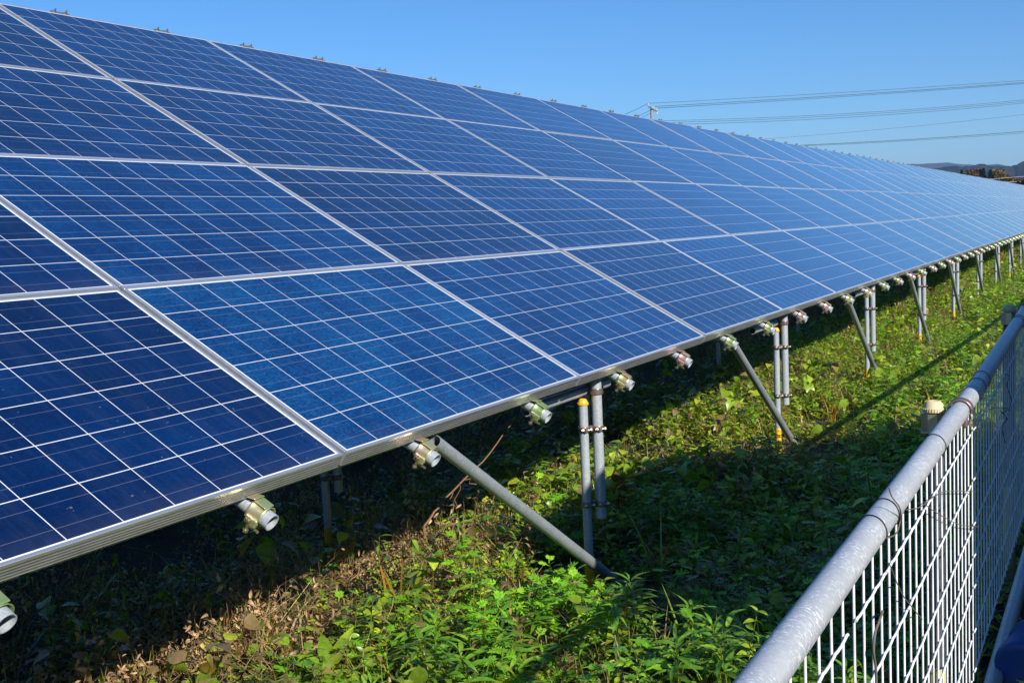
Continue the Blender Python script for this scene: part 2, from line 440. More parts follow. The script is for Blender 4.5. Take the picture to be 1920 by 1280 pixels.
for row in range(4):
    for k in range(K0, K1):
        o = proto_p if first else copy_tree(proto_p)
        first = False
        jz = (float(hash_noise(k * 1.0, row * 7.0, 1.0, 9)) - .5)
        vv = row * PVT + .0015
        n_off = jz * .006
        o.location = (k * PU + .0075 + jz * .002, vv * CO - n_off * SI, vv * SI + n_off * CO)
        o.rotation_euler = (T30 + jz * .0034, 0, (float(hash_noise(k * 1.0, row * 5.0, 1.0, 4)) - .5) * .0012)
        tone = TONES.get((k, row), .28 + .25 * float(hash_noise(k * 1.0, row * 3.0, 1.0, 12)))
        for ch in o.children:
            if ch.name.startswith('cell_sheet'): ch['tone'] = tone
        lo = -1 if row < 2 else 0
        word = next(w for t_, w in TONEW if tone < t_ or t_ == 2)
        grp = 'solar panels of the long tilted array'
        if k < lo:
            lab = 'solar panel beyond the left photo edge, %s one out, %s' % (ordinal(lo - k), ROWN[row])
        else:
            lab = '%s solar panel, %s from the left in the %s' % (word, ordinal(k - lo + 1), ROWN[row])
        tag(o, lab, 'solar panel', grp)

# ------------------------------------------------------------------ support bays under the array
def vpt(vv, nn, x): return np.array([x, vv * CO - nn * SI, vv * SI + nn * CO])
ROTX = np.array([[1, 0, 0], [0, CO, -SI], [0, SI, CO]])
RN = -.0715       # rafter centre below the glass plane
def rafter(mb, x): mb.tube([vpt(-.088, RN, x), vpt(4.13, RN, x)], .0243, 20, wall=.0026)
def saddle(mb, c, axis_rot, r, half, arc0, arc1, thick=.0035, n=12, mat=0, flare=0.0):
    """bent strap round a pipe: axis along local y of axis_rot"""
    a = np.linspace(arc0, arc1, n); V = []
    for yy, rr in ((-half, r + flare), (-half * .75, r), (half * .75, r), (half, r + flare)):
        for rad in (rr, rr + thick):
            V.append(np.stack([rad * np.cos(a), np.full(n, yy), rad * np.sin(a)], 1))
    V = np.concatenate(V); F = []
    idx = lambda s, o, i: (s * 2 + o) * n + i
    for i in range(n - 1):
        for s in range(3):
            F.append((idx(s, 1, i), idx(s, 1, i + 1), idx(s + 1, 1, i + 1), idx(s + 1, 1, i)))
            F.append((idx(s, 0, i + 1), idx(s, 0, i), idx(s + 1, 0, i), idx(s + 1, 0, i + 1)))
        F.append((idx(0, 0, i), idx(0, 0, i + 1), idx(0, 1, i + 1), idx(0, 1, i)))
        F.append((idx(3, 1, i), idx(3, 1, i + 1), idx(3, 0, i + 1), idx(3, 0, i)))
    for i in (0, n - 1):
        for s in range(3): F.append((idx(s, 0, i), idx(s, 1, i), idx(s + 1, 1, i), idx(s + 1, 0, i)))
    mb.add(V @ np.asarray(axis_rot).T + np.asarray(c), F, mat, True)
def hexbolt(mb, p0, p1, r=.0045, head=.009, mat=1):
    p0 = np.asarray(p0, float); p1 = np.asarray(p1, float); d = (p1 - p0) / np.linalg.norm(p1 - p0)
    mb.tube([p0, p1], r, 8, mat=mat); mb.tube([p0, p0 + d * .007], head, 6, mat=mat, smooth=False); mb.tube([p1 - d * .012, p1 - d * .004], head, 6, mat=mat, smooth=False)

def front_clamp():
    """bent clamp holding the panel's front edge to the pipe end, with its eye bolt hanging below"""
    mb = MB(); c = vpt(-.042, RN, 0)
    saddle(mb, c, ROTX, .0275, .024, math.radians(-20), math.radians(205), .003, 16, 0, .0035)
    # flat tab between clamp and frame with the hook over the lip
    for sx in (-1,):
        mb.box(vpt(-.012, RN + .036, -.004), (.040, .030, .003), ROTX @ np.array([[1, 0, 0], [0, .94, .34], [0, -.34, .94]]), 0, .001)
    mb.box(vpt(-.040, RN + .033, 0), (.038, .044, .005), ROTX, 0, .002)
    # left flange and swing bolt
    mb.box(vpt(-.044, RN - .014, -.032), (.010, .040, .026), ROTX, 0, .003)
    mb.box(vpt(-.044, RN - .012, .031), (.007, .038, .018), ROTX, 0, .002)
    hexbolt(mb, vpt(-.042, RN - .048, -.036), vpt(-.042, RN - .002, -.042), .0042, .0085)
    mb.tube([vpt(-.075, RN - .030, -.030), vpt(-.052, RN - .036, -.022), vpt(-.035, RN - .026, -.034)], .0045, 8, mat=1)
    mb.tube([vpt(-.052, RN - .030, -.028), vpt(-.052, RN - .034, .018)], .0038, 8, mat=1)
    # strap under the pipe
    saddle(mb, c, ROTX, .0258, .012, math.radians(190), math.radians(335), .0025, 10, 1)
    return mb
def rear_clamp():
    """two upright bolts on a plate, seen over the top edge of the array"""
    mb = MB(); vtop = 4 * PVT
    mb.box(vpt(vtop + .016, .002, 0), (.13, .024, .005), ROTX, 0, .001)
    for sx in (-.040, .040):
        c = vpt(vtop + .016, .006, sx)
        d = vpt(vtop + .016, .026, sx)
        mb.tube([c, d], .0042, 8, mat=0); mb.tube([c, c + (d - c) * .4], .0085, 6, mat=0, smooth=False)
        mb.box(vpt(vtop + .016, .003, sx), (.036, .030, .008), ROTX, 0, .002)
    mb.box(vpt(vtop + .03, -.035, 0), (.05, .02, .07), ROTX, 0, .002)
    return mb
def swivel(z, cp, cs, lean=0.0):
    """scaffold coupler joining post (cp) and stake (cs)"""
    mb = MB(); cp = np.array([*cp, z]); cs = np.array([*cs, z]); d = cs - cp; L_ = np.linalg.norm(d); d /= L_
    R = np.array([[1, 0, 0], [0, 0, -1], [0, 1, 0]]) @ np.eye(3)
    Ry = np.array([[1., 0, 0], [0, 0, 1.], [0, -1., 0]])      # saddle axis (local y) -> world z
    saddle(mb, cp, Ry, .0250, .013, 0, 2 * math.pi * .97, .0035, 20, 0)
    saddle(mb, cs, Ry, .0220, .013, 0, 2 * math.pi * .97, .0035, 20, 0)
    side = np.array([-d[1], d[0], 0])
    mb.box((cp + cs) / 2, (.022, .022, .030), None, 0, .004)
    for c, r in ((cp, .030), (cs, .028)):
        for sg in (1, -1):
            q = c + side * sg * (r + .002) - d * .002
            if sg == 1:
                mb.box(q, (.020, .016, .022), None, 0, .004); hexbolt(mb, q - d * .026, q + d * .024, .0045, .009)
    q = cs - side * .034
    hexbolt(mb, q - np.array([.022, 0, 0]), q + np.array([.026, 0, 0]), .005, .009); mb.box(q, (.018, .018, .024), None, 0, .004)
    return mb
def cap_dome(mb, c, r, h, mat=0):
    mb.lathe([(r * .94, -.006), (r * 1.04, -.005), (r * 1.06, 0), (r * 1.04, .006), (r * .95, .009), (r * .86, h * .62), (r * .62, h * .9), (r * .45, h * .93), (r * .38, h * .86), (0, h * .86)], c, 28, mat)
    n = 26
    for i in range(n):
        a = 2 * math.pi * i / n
        mb.box(np.asarray(c) + (r * 1.05 * math.cos(a), r * 1.05 * math.sin(a), .001), (.003, .003, .010), Matrix.Rotation(a, 3, 'Z'), mat)

POSTX0 = 2.045; BAY = 3.34
def stake_and_post(root, y, ztop, first_row):
    zb = -.715 if first_row else -.70
    MB().tube([(0, y, ztop), (0, y, zb)], .0243, 20, wall=.0026).build('post', M_GALV, root)
    sx, sy = -.045, y + .05
    scap = ztop - .115 if first_row else ztop - .55
    st = MB()
    st.tube([(sx, sy, -1.28), (sx, sy, scap)], .0214, 18)
    if True: st.tube([(sx, sy, -1.25), (sx, sy, -.885)], .0222, 18, mat=1)
    st = st.build('ground_stake', [M_GALV, M_YEL], root)
    c = MB(); cap_dome(c, (sx, sy, scap), .0232, .026); c.build('cap', M_YEL, st)
    for z in ((-.292, -.645) if first_row else (scap - .12, -.62)):
        swivel(z, (0, y), (sx, sy)).build('coupler', [M_PLUM if z > -.4 else M_DULL, M_BRASS], root)

def make_bay():
    root = empty('support_frame')
    RXS = [-1.615, -.780, .090, .905]
    for x in RXS:
        r = MB(); rafter(r, 0); ro = r.build('rafter_pipe', M_GALV, root); ro.location = (x, 0, 0)
        front_clamp().build('edge_clamp', [M_CHROM, M_BRASS], ro)
        rear_clamp().build('ridge_clamp', M_DULL, ro)
    for y in (.168, 1.69, 3.27):
        z = .57735 * y - .205 if y > 1 else -.064
        MB().tube([(-3.035, y, z), (.275, y, z)], .0243, 18, wall=.0026).build('purlin_pipe', M_GALV, root)
        if y < 1:
            z = -.119
            MB().tube([(-.575, y, z), (.275, y, z)], .0243, 18, wall=.0026).build('cross_pipe', M_GALV, root)
            rc = MB(); saddle(rc, (0, .1, z), np.array([[1., 0, 0], [0, 0, 1.], [0, -1., 0]]), .0250, .014, 0, 6.1, .0035, 20, 0)
            rc.box((0.042, .135, z), (.028, .030, .030), None, 0, .005); hexbolt(rc, (.050, .09, z - .012), (.050, .155, z - .012))
            saddle(rc, (.045, y, z), np.array([[0, 1., 0], [1., 0, 0], [0, 0, 1.]]), .0250, .014, 0, 6.1, .0035, 20, 0)
            rc.build('cross_coupler', [M_PLUM, M_BRASS], root)
    stake_and_post(root, .10, -.058, True)
    stake_and_post(root, 1.62, .62, False)
    stake_and_post(root, 3.20, 1.53, False)
    b = MB(); p0 = np.array([-1.49, .042, -.070]); p1 = np.array([.10, .042, -1.075]); b.tube([p0, p1], .0243, 20, wall=.0026)
    bo = b.build('brace_pipe', M_BRACE, root)
    dv = (p1 - p0) / np.linalg.norm(p1 - p0)
    cc = MB(); q = p0 + (p1 - p0) * .925
    up = np.cross(dv, [0, 1, 0]); Rm = np.stack([np.array([0, 1., 0]), dv, np.cross([0, 1., 0], dv)], 1)
    saddle(cc, q, Rm, .0250, .013, 0, 6.1, .0035, 18, 0)
    cc.box(q + np.array([0, .03, .012]), (.03, .03, .034), None, 0, .005); hexbolt(cc, q + np.array([.02, .01, -.01]), q + np.array([.02, .01, .05]))
    cc.build('brace_coupler', [M_DULL, M_BRASS], bo)
    return root
bay = make_bay()
for i in range(-2, 25):
    o = bay if i == -2 else copy_tree(bay)
    o.location = (POSTX0 + BAY * i, 0, 0)
    n = i + 2
    if i == -2: lab = 'galvanised pipe support frame left of the photo, under the panels'
    elif i == -1: lab = 'pipe support frame at the left, only its rafter ends with clamps showing'
    elif i == 0: lab = 'nearest support frame, long sunlit brace and yellow capped stake below the panels'
    elif i < 19: lab = 'galvanised support frame with slanted brace, %s brace from the left' % ordinal(i + 1)
    else: lab = 'tiny far support frame under the panels, %s frame from the left' % ordinal(i + 1)
    if i == -1:
        for ch in [c_ for c_ in o.children if c_.name.startswith('cross_pipe')]: bpy.data.objects.remove(ch)
    tag(o, lab, 'support frame', 'pipe support frames under the solar array')

# ------------------------------------------------------------------ white mesh fence in the right foreground
fence = empty('mesh_fence', (0, 0, 0))
tag(fence, 'white welded mesh fence with fat galvanised top rail, right foreground', 'fence')
RAIL = np.array([(-3.4, -1.65, .098), (-1.4, -1.65, .100), (.80, -1.65, .110), (2.80, -1.664, .190), (5.2, -1.74, .16), (9, -1.83, .10), (14, -1.94, .05), (20, -2.06, .03), (28, -2.2, .0)])
def rail_at(x):
    return np.array([x, np.interp(x, RAIL[:, 0], RAIL[:, 1]), np.interp(x, RAIL[:, 0], RAIL[:, 2])])
r1 = MB(); r1.tube([rail_at(x) for x in (-3.4, -1.4, .78)], .0247, 40, wall=.003); r1.build('top_rail', M_RAIL, fence)
r2 = MB(); r2.tube([rail_at(x) for x in (.80, 2.80, 5.2, 9, 14, 20, 28)], .0243, 32, wall=.003); r2.build('top_rail', M_RAIL, fence)
jn = MB(); jn.tube([rail_at(.775), rail_at(.86)], .0262, 32, mat=0); jn.build('rail_sleeve', M_RAIL, fence)
MB().tube([(x, rail_at(x)[1] - .050, -.735) for x in (-3.4, 0, 2.8, 5.2, 9, 14, 20, 28)], .024, 20).build('bottom_rail', M_RAIL, fence)
# mesh panels: vertical wires in front, crimped horizontal wires
HZ = [.022, -.118, -.246, -.338, -.427, -.556, -.672]
def mesh_panel(x0, x1):
    mb = MB(); xs = np.arange(x0, x1 - .01, .0755)
    for x in xs:
        r = rail_at(x); y = r[1] - .010; dz = r[2] - .105
        mb.tube([(x, y, -.70 + dz * .3), (x + random.uniform(-.001, .001), y, -.3 + dz * .5), (x, y, .086 + dz)], .0023, 7)
    for hz in HZ:
        P = []
        for x in xs:
            r = rail_at(x); y = r[1] - .010; dz = (r[2] - .105) * (1 if hz > 0 else .6)
            P += [(x - .009, y - .0052, hz + dz + .0008), (x, y - .0050, hz + dz + .0020), (x + .009, y - .0052, hz + dz + .0008), (x + .036, y - .0054, hz + dz - .0003)]
        mb.tube(P[:-1], .0025, 7)
    return mb
px0 = -3.35
for L_ in [2.42, 1.60] + [2.0] * 13:
    mesh_panel(px0, px0 + L_ - .01).build('mesh_panel', M_WHITE, fence); px0 += L_
# posts with caps and rail brackets
M_DPOST = galv_material('dark_weathered_post', (.13, .14, .15), 0.0, (.07, .075, .08))
M_POSTY = simple("cream_painted_foot", (.66, .52, .24), .5)
def fence_post(x, capm):
    r = rail_at(x); y = r[1] + .066; zt = r[2] - .005
    p = MB(); p.tube([(x, y, -1.25), (x, y, zt - .012)], .0243, 20); p.tube([(x, y, -1.2), (x, y, -.60)], .0252, 20, mat=1)
    po = p.build('post', [M_DPOST, M_POSTY], fence)
    c = MB(); cap_dome(c, (x, y, zt + .004), .0268, .027); c.build('cap', capm, po)
    b = MB()
    # six-sided block hugging the post under the cap
    ang = [math.radians(a) for a in (20, 70, 110, 160, 200, 250, 290, 340)]
    V = [(x + .034 * math.cos(a), y + .034 * math.sin(a), z) for z in (zt - .052, zt - .004) for a in ang]; n = len(ang)
    b.add(V, [(i, (i + 1) % n, n + (i + 1) % n, n + i) for i in range(n)] + [tuple(range(n))[::-1], tuple(range(n, 2 * n))], 0)
    b.box((x, y, zt - .053), (.070, .062, .005), None, 0, .001)
    Rs = np.array([[0, 1., 0], [1., 0, 0], [0, 0, 1.]])
    saddle(b, (x, r[1], r[2]), Rs, .0262, .016, math.radians(-80), math.radians(200), .0035, 22, 1, .003)
    b.box((x, (y + r[1]) / 2, zt - .015), (.034, .05, .038), None, 1, .006)
    hexbolt(b, (x + .01, r[1] - .030, r[2] - .034), (x + .01, r[1] + .03, r[2] - .040), .0055, .011, 2)
    b.box((x, r[1] - .012, r[2] - .034), (.030, .014, .022), None, 1, .004)
    b.build('rail_bracket', [M_CHROMG, M_PLUM, M_BRASS], fence)
M_CHROMG = simple("greenish_zinc_bracket", (.50, .52, .36), .28, .8)
for i, x in enumerate((-1.75, .50, 2.72, 4.95, 7.2, 9.4, 11.7, 13.9, 16.1, 18.4, 20.6)):
    fence_post(x, M_CREAM)
# black wire ties round the rail
def ring_pts(x, slant, r=.0262, n=28):
    c = rail_at(x); a = np.linspace(0, 2 * np.pi, n)
    return np.stack([c[0] + slant * np.cos(a), c[1] + r * np.cos(a), c[2] + r * np.sin(a)], 1)
for xx, sl in ((-.72, .012), (-.60, .010), (.02, .010), (.90, .010), (1.02, .012), (2.30, .006), (2.36, .006)):
    MB().tube(ring_pts(xx, sl), .0011, 6, caps=False).build('wire_tie', M_BLACK, fence)

# ------------------------------------------------------------------ vegetation
def leaf_material(name, attr=True, transl=.30, rough=.36, gloss=.55):
    m = bpy.data.materials.new(name); m.use_nodes = True; nt = m.node_tree; N = nt.nodes; L = nt.links
    B = N['Principled BSDF']; out = N['Material Output']
    a = N.new('ShaderNodeAttribute'); a.attribute_name = 'tint'
    oc = coords(N)
    nz = noise(N, L, 60, 3, .6, oc)
    mul = N.new('ShaderNodeMix'); mul.data_type = 'RGBA'; mul.blend_type = 'MULTIPLY'; mul.inputs[0].default_value = 1
    L.new(a.outputs['Color'], mul.inputs[6]); L.new(ramp(N, L, nz, [(.3, (.72, .72, .70)), (.7, (1.15, 1.15, 1.1))]), mul.inputs[7])
    L.new(mul.outputs[2], B.inputs['Base Color']); B.inputs['Roughness'].default_value = rough; B.inputs['Specular IOR Level'].default_value = gloss
    tr = N.new('ShaderNodeBsdfTranslucent'); ms = N.new('ShaderNodeMixShader'); ms.inputs[0].default_value = transl
    g = N.new('ShaderNodeMix'); g.data_type = 'RGBA'; g.blend_type = 'MULTIPLY'; g.inputs[0].default_value = 1
    L.new(mul.outputs[2], g.inputs[6]); g.inputs[7].default_value = (1.5, 1.6, .6, 1)
    L.new(g.outputs[2], tr.inputs[0]); L.new(B.outputs[0], ms.inputs[1]); L.new(tr.outputs[0], ms.inputs[2]); L.new(ms.outputs[0], out.inputs[0])
    return m
M_LEAF = leaf_material("leaf")

class Plant:
    """small template: quads/tris with a per-face tint index; all faces stored as quads (tri = repeated vertex avoided)"""
    def __init__(s): s.v = []; s.f = []; s.t = []; s.n = 0
    def add(s, V, F, tint):
        s.v.append(np.asarray(V, float)); s.f.append(np.asarray(F, int) + s.n); s.t += [tint] * len(F); s.n += len(V)
    def done(s):
        s.V = np.concatenate(s.v); s.F = np.concatenate(s.f); s.T = np.array(s.t); return s
def rotm(az, el, roll=0.0):
    """leaf frame: x = out along the leaf, z = its upper side"""
    ca, sa, ce, se = math.cos(az), math.sin(az), math.cos(el), math.sin(el)
    x = np.array([ca * ce, sa * ce, se]); y = np.array([-sa, ca, 0.]); z = np.cross(x, y)
    cr, sr = math.cos(roll), math.sin(roll); y2 = y * cr + z * sr; z2 = -y * sr + z * cr
    return np.stack([x, y2, z2], 1)
def leaf(p, base, az, el, L_, w, tint, droop=.3, fold=.25, roll=0.0, shape='ovate', curl=0.0):
    el += random.gauss(0, .28); roll += random.gauss(0, .35)
    """two rows of quads folded along the midrib"""
    if shape == 'ovate': prof = [(0, .06), (.18, .75), (.42, 1.0), (.70, .72), (.90, .3), (1, .02)]
    elif shape == 'lance': prof = [(0, .1), (.25, .8), (.5, 1.0), (.75, .65), (1, .03)]
    elif shape == 'round': prof = [(0, .3), (.25, .9), (.55, 1.0), (.85, .75), (1, .25)]
    elif shape == 'heart': prof = [(-.08, .35), (.08, .95), (.35, 1.0), (.68, .62), (1, .02)]
    else: prof = [(0, .5), (.35, 1), (.7, .7), (1, .05)]
    V = []; xs = [q[0] for q in prof]
    for s_, ww in prof:
        x = s_ * L_; z = -droop * L_ * s_ * s_ + curl * L_ * math.sin(s_ * 3.0)
        V += [(x, -ww * w / 2, z + fold * ww * w / 2), (x, 0, z), (x, ww * w / 2, z + fold * ww * w / 2)]
    V = np.array(V) @ rotm(az, el, roll).T + np.asarray(base)
    F = []
    for i in range(len(prof) - 1):
        a = i * 3; F += [(a, a + 3, a + 4, a + 1), (a + 1, a + 4, a + 5, a + 2)]
    p.add(V, F, tint)
def lobed(p, base, az, el, L_, tint, droop=.25, roll=0.0):
    """mugwort-like leaf: a midrib with paired pointed lobes"""
    R = rotm(az, el, roll)
    for (s_, ln, an) in ((.35, .40, .9), (.55, .48, .75), (.75, .36, .6)):
        for sg in (-1, 1):
            b = np.array([s_ * L_ * .9, 0, -droop * L_ * s_ * s_]); d = np.array([math.cos(an), sg * math.sin(an), -.1]); q = np.array([-d[1], d[0], 0]) * .085 * L_
            tip = b + d * ln * L_; midp = b + d * ln * L_ * .5
            V = np.array([b - q * .5, midp - q, tip, midp + q]) @ R.T + base
            p.add(V, [(0, 1, 2, 3)], tint)
            V = np.array([b - q * .5, midp + q, midp + q * .2, b + q * .8]) @ R.T + base
    w = .055 * L_
    V = []
    for s_, ww in ((0, .4), (.4, 1.2), (.7, 1.8), (1.0, .1)):
        z = -droop * L_ * s_ * s_; V += [(s_ * L_, -ww * w, z), (s_ * L_, ww * w, z)]
    V = np.array(V) @ R.T + base
    p.add(V, [(0, 2, 3, 1), (2, 4, 5, 3), (4, 6, 7, 5)], tint)
def blade(p, base, az, lean, L_, w, tint, bend=.9, seg=5):
    V = []; F = []; pos = np.array(base, float); el = math.pi / 2 - lean; st = L_ / seg
    side = np.array([-math.sin(az), math.cos(az), 0])
    for i in range(seg + 1):
        ww = w * (1 - (i / seg) ** 2 * .96) / 2; V += [pos - side * ww, pos + side * ww]
        pos = pos + st * np.array([math.cos(az) * math.cos(el), math.sin(az) * math.cos(el), math.sin(el)]); el -= bend / seg
    F = [(2 * i, 2 * i + 2, 2 * i + 3, 2 * i + 1) for i in range(seg)]
    p.add(np.array(V), F, tint)
def stem(p, pts, r, tint):
    pts = np.asarray(pts, float); V = []
    for i, q in enumerate(pts):
        rr = r * (1 - .6 * i / max(1, len(pts) - 1))
        for a in (0, 2.1, 4.2): V.append(q + rr * np.array([math.cos(a), math.sin(a), 0]))
    F = []
    for i in range(len(pts) - 1):
        for j in range(3): F.append((i * 3 + j, i * 3 + (j + 1) % 3, i * 3 + 3 + (j + 1) % 3, i * 3 + 3 + j))
    p.add(np.array(V), F, tint)
U_ = random.uniform
# tint indices: 0 main leaf, 1 lighter leaf, 2 dry tan, 3 yellow/orange, 4 stem green, 5 brown stem
def t_clover():
    p = Plant()
    for _ in range(26):
        x, y = U_(-.11, .11), U_(-.11, .11); h = U_(.03, .12); az = U_(0, 6.28); sz = U_(.016, .026)
        for k in range(3): leaf(p, (x, y, h), az + k * 2.09, U_(-.15, .45), sz, sz * .85, 0 if U_(0, 1) < .6 else 1, .15, .15, 0, 'round')
    for _ in range(3): stem(p, [(U_(-.1, .1), U_(-.1, .1), 0), (U_(-.1, .1), U_(-.1, .1), .08)], .0012, 4)
    for _ in range(4):
        x, y = U_(-.1, .1), U_(-.1, .1); a = U_(0, 6.28); l = U_(.06, .16); z = U_(.02, .1)
        stem(p, [(x, y, z), (x + l * .5 * math.cos(a), y + l * .5 * math.sin(a), z + U_(-.01, .05)), (x + l * math.cos(a + .4), y + l * math.sin(a + .4), z + U_(-.03, .07))], .0013, random.choice((2, 5, 5)))
    return p.done()
def t_straw(n=10):
    p = Plant()
    for _ in range(n):
        x, y = U_(-.1, .1), U_(-.1, .1); a = U_(0, 6.28); l = U_(.08, .26); z = U_(.03, .10); up = U_(-.02, .14)
        stem(p, [(x, y, z), (x + l * .5 * math.cos(a), y + l * .5 * math.sin(a), z + up * .7), (x + l * math.cos(a + .3), y + l * math.sin(a + .3), z + up)], U_(.0010, .0022), random.choice((2, 2, 5)))
    for _ in range(5): blade(p, (U_(-.08, .08), U_(-.08, .08), .03), U_(0, 6.28), U_(.6, 1.4), U_(.1, .22), U_(.004, .009), random.choice((2, 3)), U_(-.5, 1.6))
    return p.done()
def t_nettle(h=.24, n=9, L0=.065, shape='ovate', wr=.5):
    p = Plant(); lx, ly = U_(-.05, .05), U_(-.05, .05)
    P = [(lx * s * s, ly * s * s, h * s) for s in (0, .33, .66, 1)]; stem(p, P, .0028, 4)
    for i in range(n):
        s = .12 + .86 * i / (n - 1); az = i * 1.57 + U_(-.4, .4)
        for k in (0, math.pi):
            L_ = L0 * (1.15 - .6 * s) * U_(.8, 1.2)
            leaf(p, (lx * s * s, ly * s * s, h * s), az + k, U_(-.1, .6), L_, L_ * wr, 0 if U_(0, 1) < .65 else 1, U_(.2, .6), .3, U_(-.3, .3), shape)
    return p.done()
def t_whorl(h=.26, n=26, L0=.085):
    p = Plant(); lx, ly = U_(-.04, .04), U_(-.04, .04)
    stem(p, [(lx * s * s, ly * s * s, h * s) for s in (0, .4, .7, 1)], .0035, 4)
    for i in range(n):
        s = .25 + .75 * (i / (n - 1)) ** .7; az = i * 2.4
        L_ = L0 * U_(.8, 1.15) * (1 - .35 * s ** 6)
        leaf(p, (lx * s * s, ly * s * s, h * s), az, .75 * s - .15 + U_(-.15, .2), L_, L_ * .21, 0 if U_(0, 1) < .7 else 1, U_(.3, .7), .35, U_(-.2, .2), 'lance')
    return p.done()
def t_mugwort(h=.26, n=22, L0=.075):
    p = Plant()
    for b in range(3):
        lx, ly = U_(-.09, .09), U_(-.09, .09); hh = h * U_(.7, 1.05)
        stem(p, [(lx * s, ly * s, hh * s) for s in (0, .5, 1)], .0028, 4)
        for i in range(n // 2):
            s = .25 + .75 * i / (n // 2 - 1)
            lobed(p, np.array((lx * s, ly * s, hh * s)), i * 2.4 + b, U_(-.1, .7), L0 * U_(.75, 1.2) * (1.1 - .35 * s), 0 if U_(0, 1) < .6 else 1, U_(.1, .5), U_(-.4, .4))
    return p.done()
def t_dry(h=.19, n=30):
    p = Plant(); h *= U_(.7, 1.75)
    for b in range(3):
        lx, ly = U_(-.08, .08), U_(-.08, .08); hh = h * U_(.6, 1.2)
        stem(p, [(lx * s, ly * s, hh * s) for s in (0, .5, 1)], .0018, 5)
        for i in range(n // 3):
            s = U_(.15, 1.02); L_ = U_(.012, .030)
            leaf(p, (lx * s + U_(-.025, .025), ly * s + U_(-.025, .025), hh * s), U_(0, 6.28), U_(-1.2, .9), L_, L_ * U_(.3, .6), 2 if U_(0, 1) < .85 else 3, U_(-.6, 1.2), U_(.2, 1.3), U_(-1.4, 1.4), 'ovate', U_(-.3, .3))
    return p.done()
def t_grass(n=12, L0=.27, w=.0040, mixy=.30, lean=.8):
    p = Plant()
    for _ in range(n):
        u_ = U_(0, 1)
        blade(p, (U_(-.03, .03), U_(-.03, .03), 0), U_(0, 6.28), U_(0, lean), L0 * U_(.45, 1.15), w * U_(.6, 1.9), 3 if u_ < mixy else (2 if u_ < mixy * 1.5 else 0), U_(.2, 2.0))
    return p.done()
def t_vine(n=11, L0=.062):
    p = Plant()
    P = [np.array([0, 0, .03])]
    for i in range(4): P.append(P[-1] + np.array([U_(.04, .12), U_(-.08, .08), U_(-.01, .07)]))
    stem(p, P, .003, 5)
    for i in range(n):
        q = P[random.randrange(1, 5)]; L_ = L0 * U_(.6, 1.15); az = U_(0, 6.28); h = U_(.03, .14)
        b = q + np.array([math.cos(az) * .04, math.sin(az) * .04, h]); stem(p, [q, b], .0014, 4)
        leaf(p, b, az, U_(-.5, .4), L_, L_ * .92, 0 if U_(0, 1) < .6 else (1 if U_(0, 1) < .8 else 3), U_(.1, .5), U_(.05, .3), U_(-.4, .4), 'heart')
    return p.done()
def t_litter(n=30):
    p = Plant()
    for _ in range(n):
        L_ = U_(.015, .04)
        leaf(p, (U_(-.13, .13), U_(-.13, .13), U_(.0, .035)), U_(0, 6.28), U_(-.5, .5), L_, L_ * U_(.15, .6), 2 if U_(0, 1) < .75 else 0, U_(-.3, .6), U_(0, .6), U_(-.7, .7), 'ovate')
    for _ in range(6):
        x, y = U_(-.12, .12), U_(-.12, .12); a = U_(0, 6.28); l = U_(.04, .12)
        stem(p, [(x, y, U_(0, .04)), (x + l * math.cos(a), y + l * math.sin(a), U_(0, .09))], .0016, 5)
    return p.done()
TEMPL = {k: [f() for _ in range(n)] for k, f, n in (('clover', t_clover, 5), ('nettle', t_nettle, 5), ('whorl', t_whorl, 4), ('mugwort', t_mugwort, 4),
         ('dry', t_dry, 6), ('grass', t_grass, 4), ('vine', t_vine, 5), ('litter', t_litter, 4), ('straw', t_straw, 5))}

PAL = {'clover': [(.075, .150, .016), (.135, .205, .030), (.34, .24, .11), (.38, .24, .03), (.08, .11, .02), (.13, .08, .04)],
       'nettle': [(.045, .100, .014), (.085, .145, .020), (.32, .22, .11), (.33, .20, .03), (.07, .09, .02), (.12, .07, .04)],
       'whorl': [(.032, .092, .015), (.055, .125, .020), (.30, .20, .10), (.34, .18, .02), (.06, .08, .02), (.12, .07, .04)],
       'mugwort': [(.042, .135, .014), (.070, .175, .020), (.30, .20, .10), (.34, .18, .02), (.06, .09, .02), (.12, .07, .04)],
       'dry': [(.08, .10, .02), (.12, .13, .03), (.52, .33, .18), (.42, .32, .10), (.10, .09, .03), (.30, .18, .09)],
       'grass': [(.060, .105, .018), (.10, .13, .03), (.36, .26, .12), (.42, .21, .025), (.07, .09, .02), (.12, .07, .04)],
       'vine': [(.060, .120, .016), (.105, .165, .026), (.34, .24, .11), (.40, .28, .04), (.07, .09, .02), (.14, .08, .04)],
       'straw': [(.08, .10, .02), (.12, .13, .03), (.60, .46, .26), (.58, .38, .08), (.10, .09, .03), (.30, .18, .09)],
       'litter': [(.06, .09, .02), (.12, .13, .03), (.24, .16, .085), (.30, .22, .05), (.10, .09, .03), (.11, .07, .04)]}

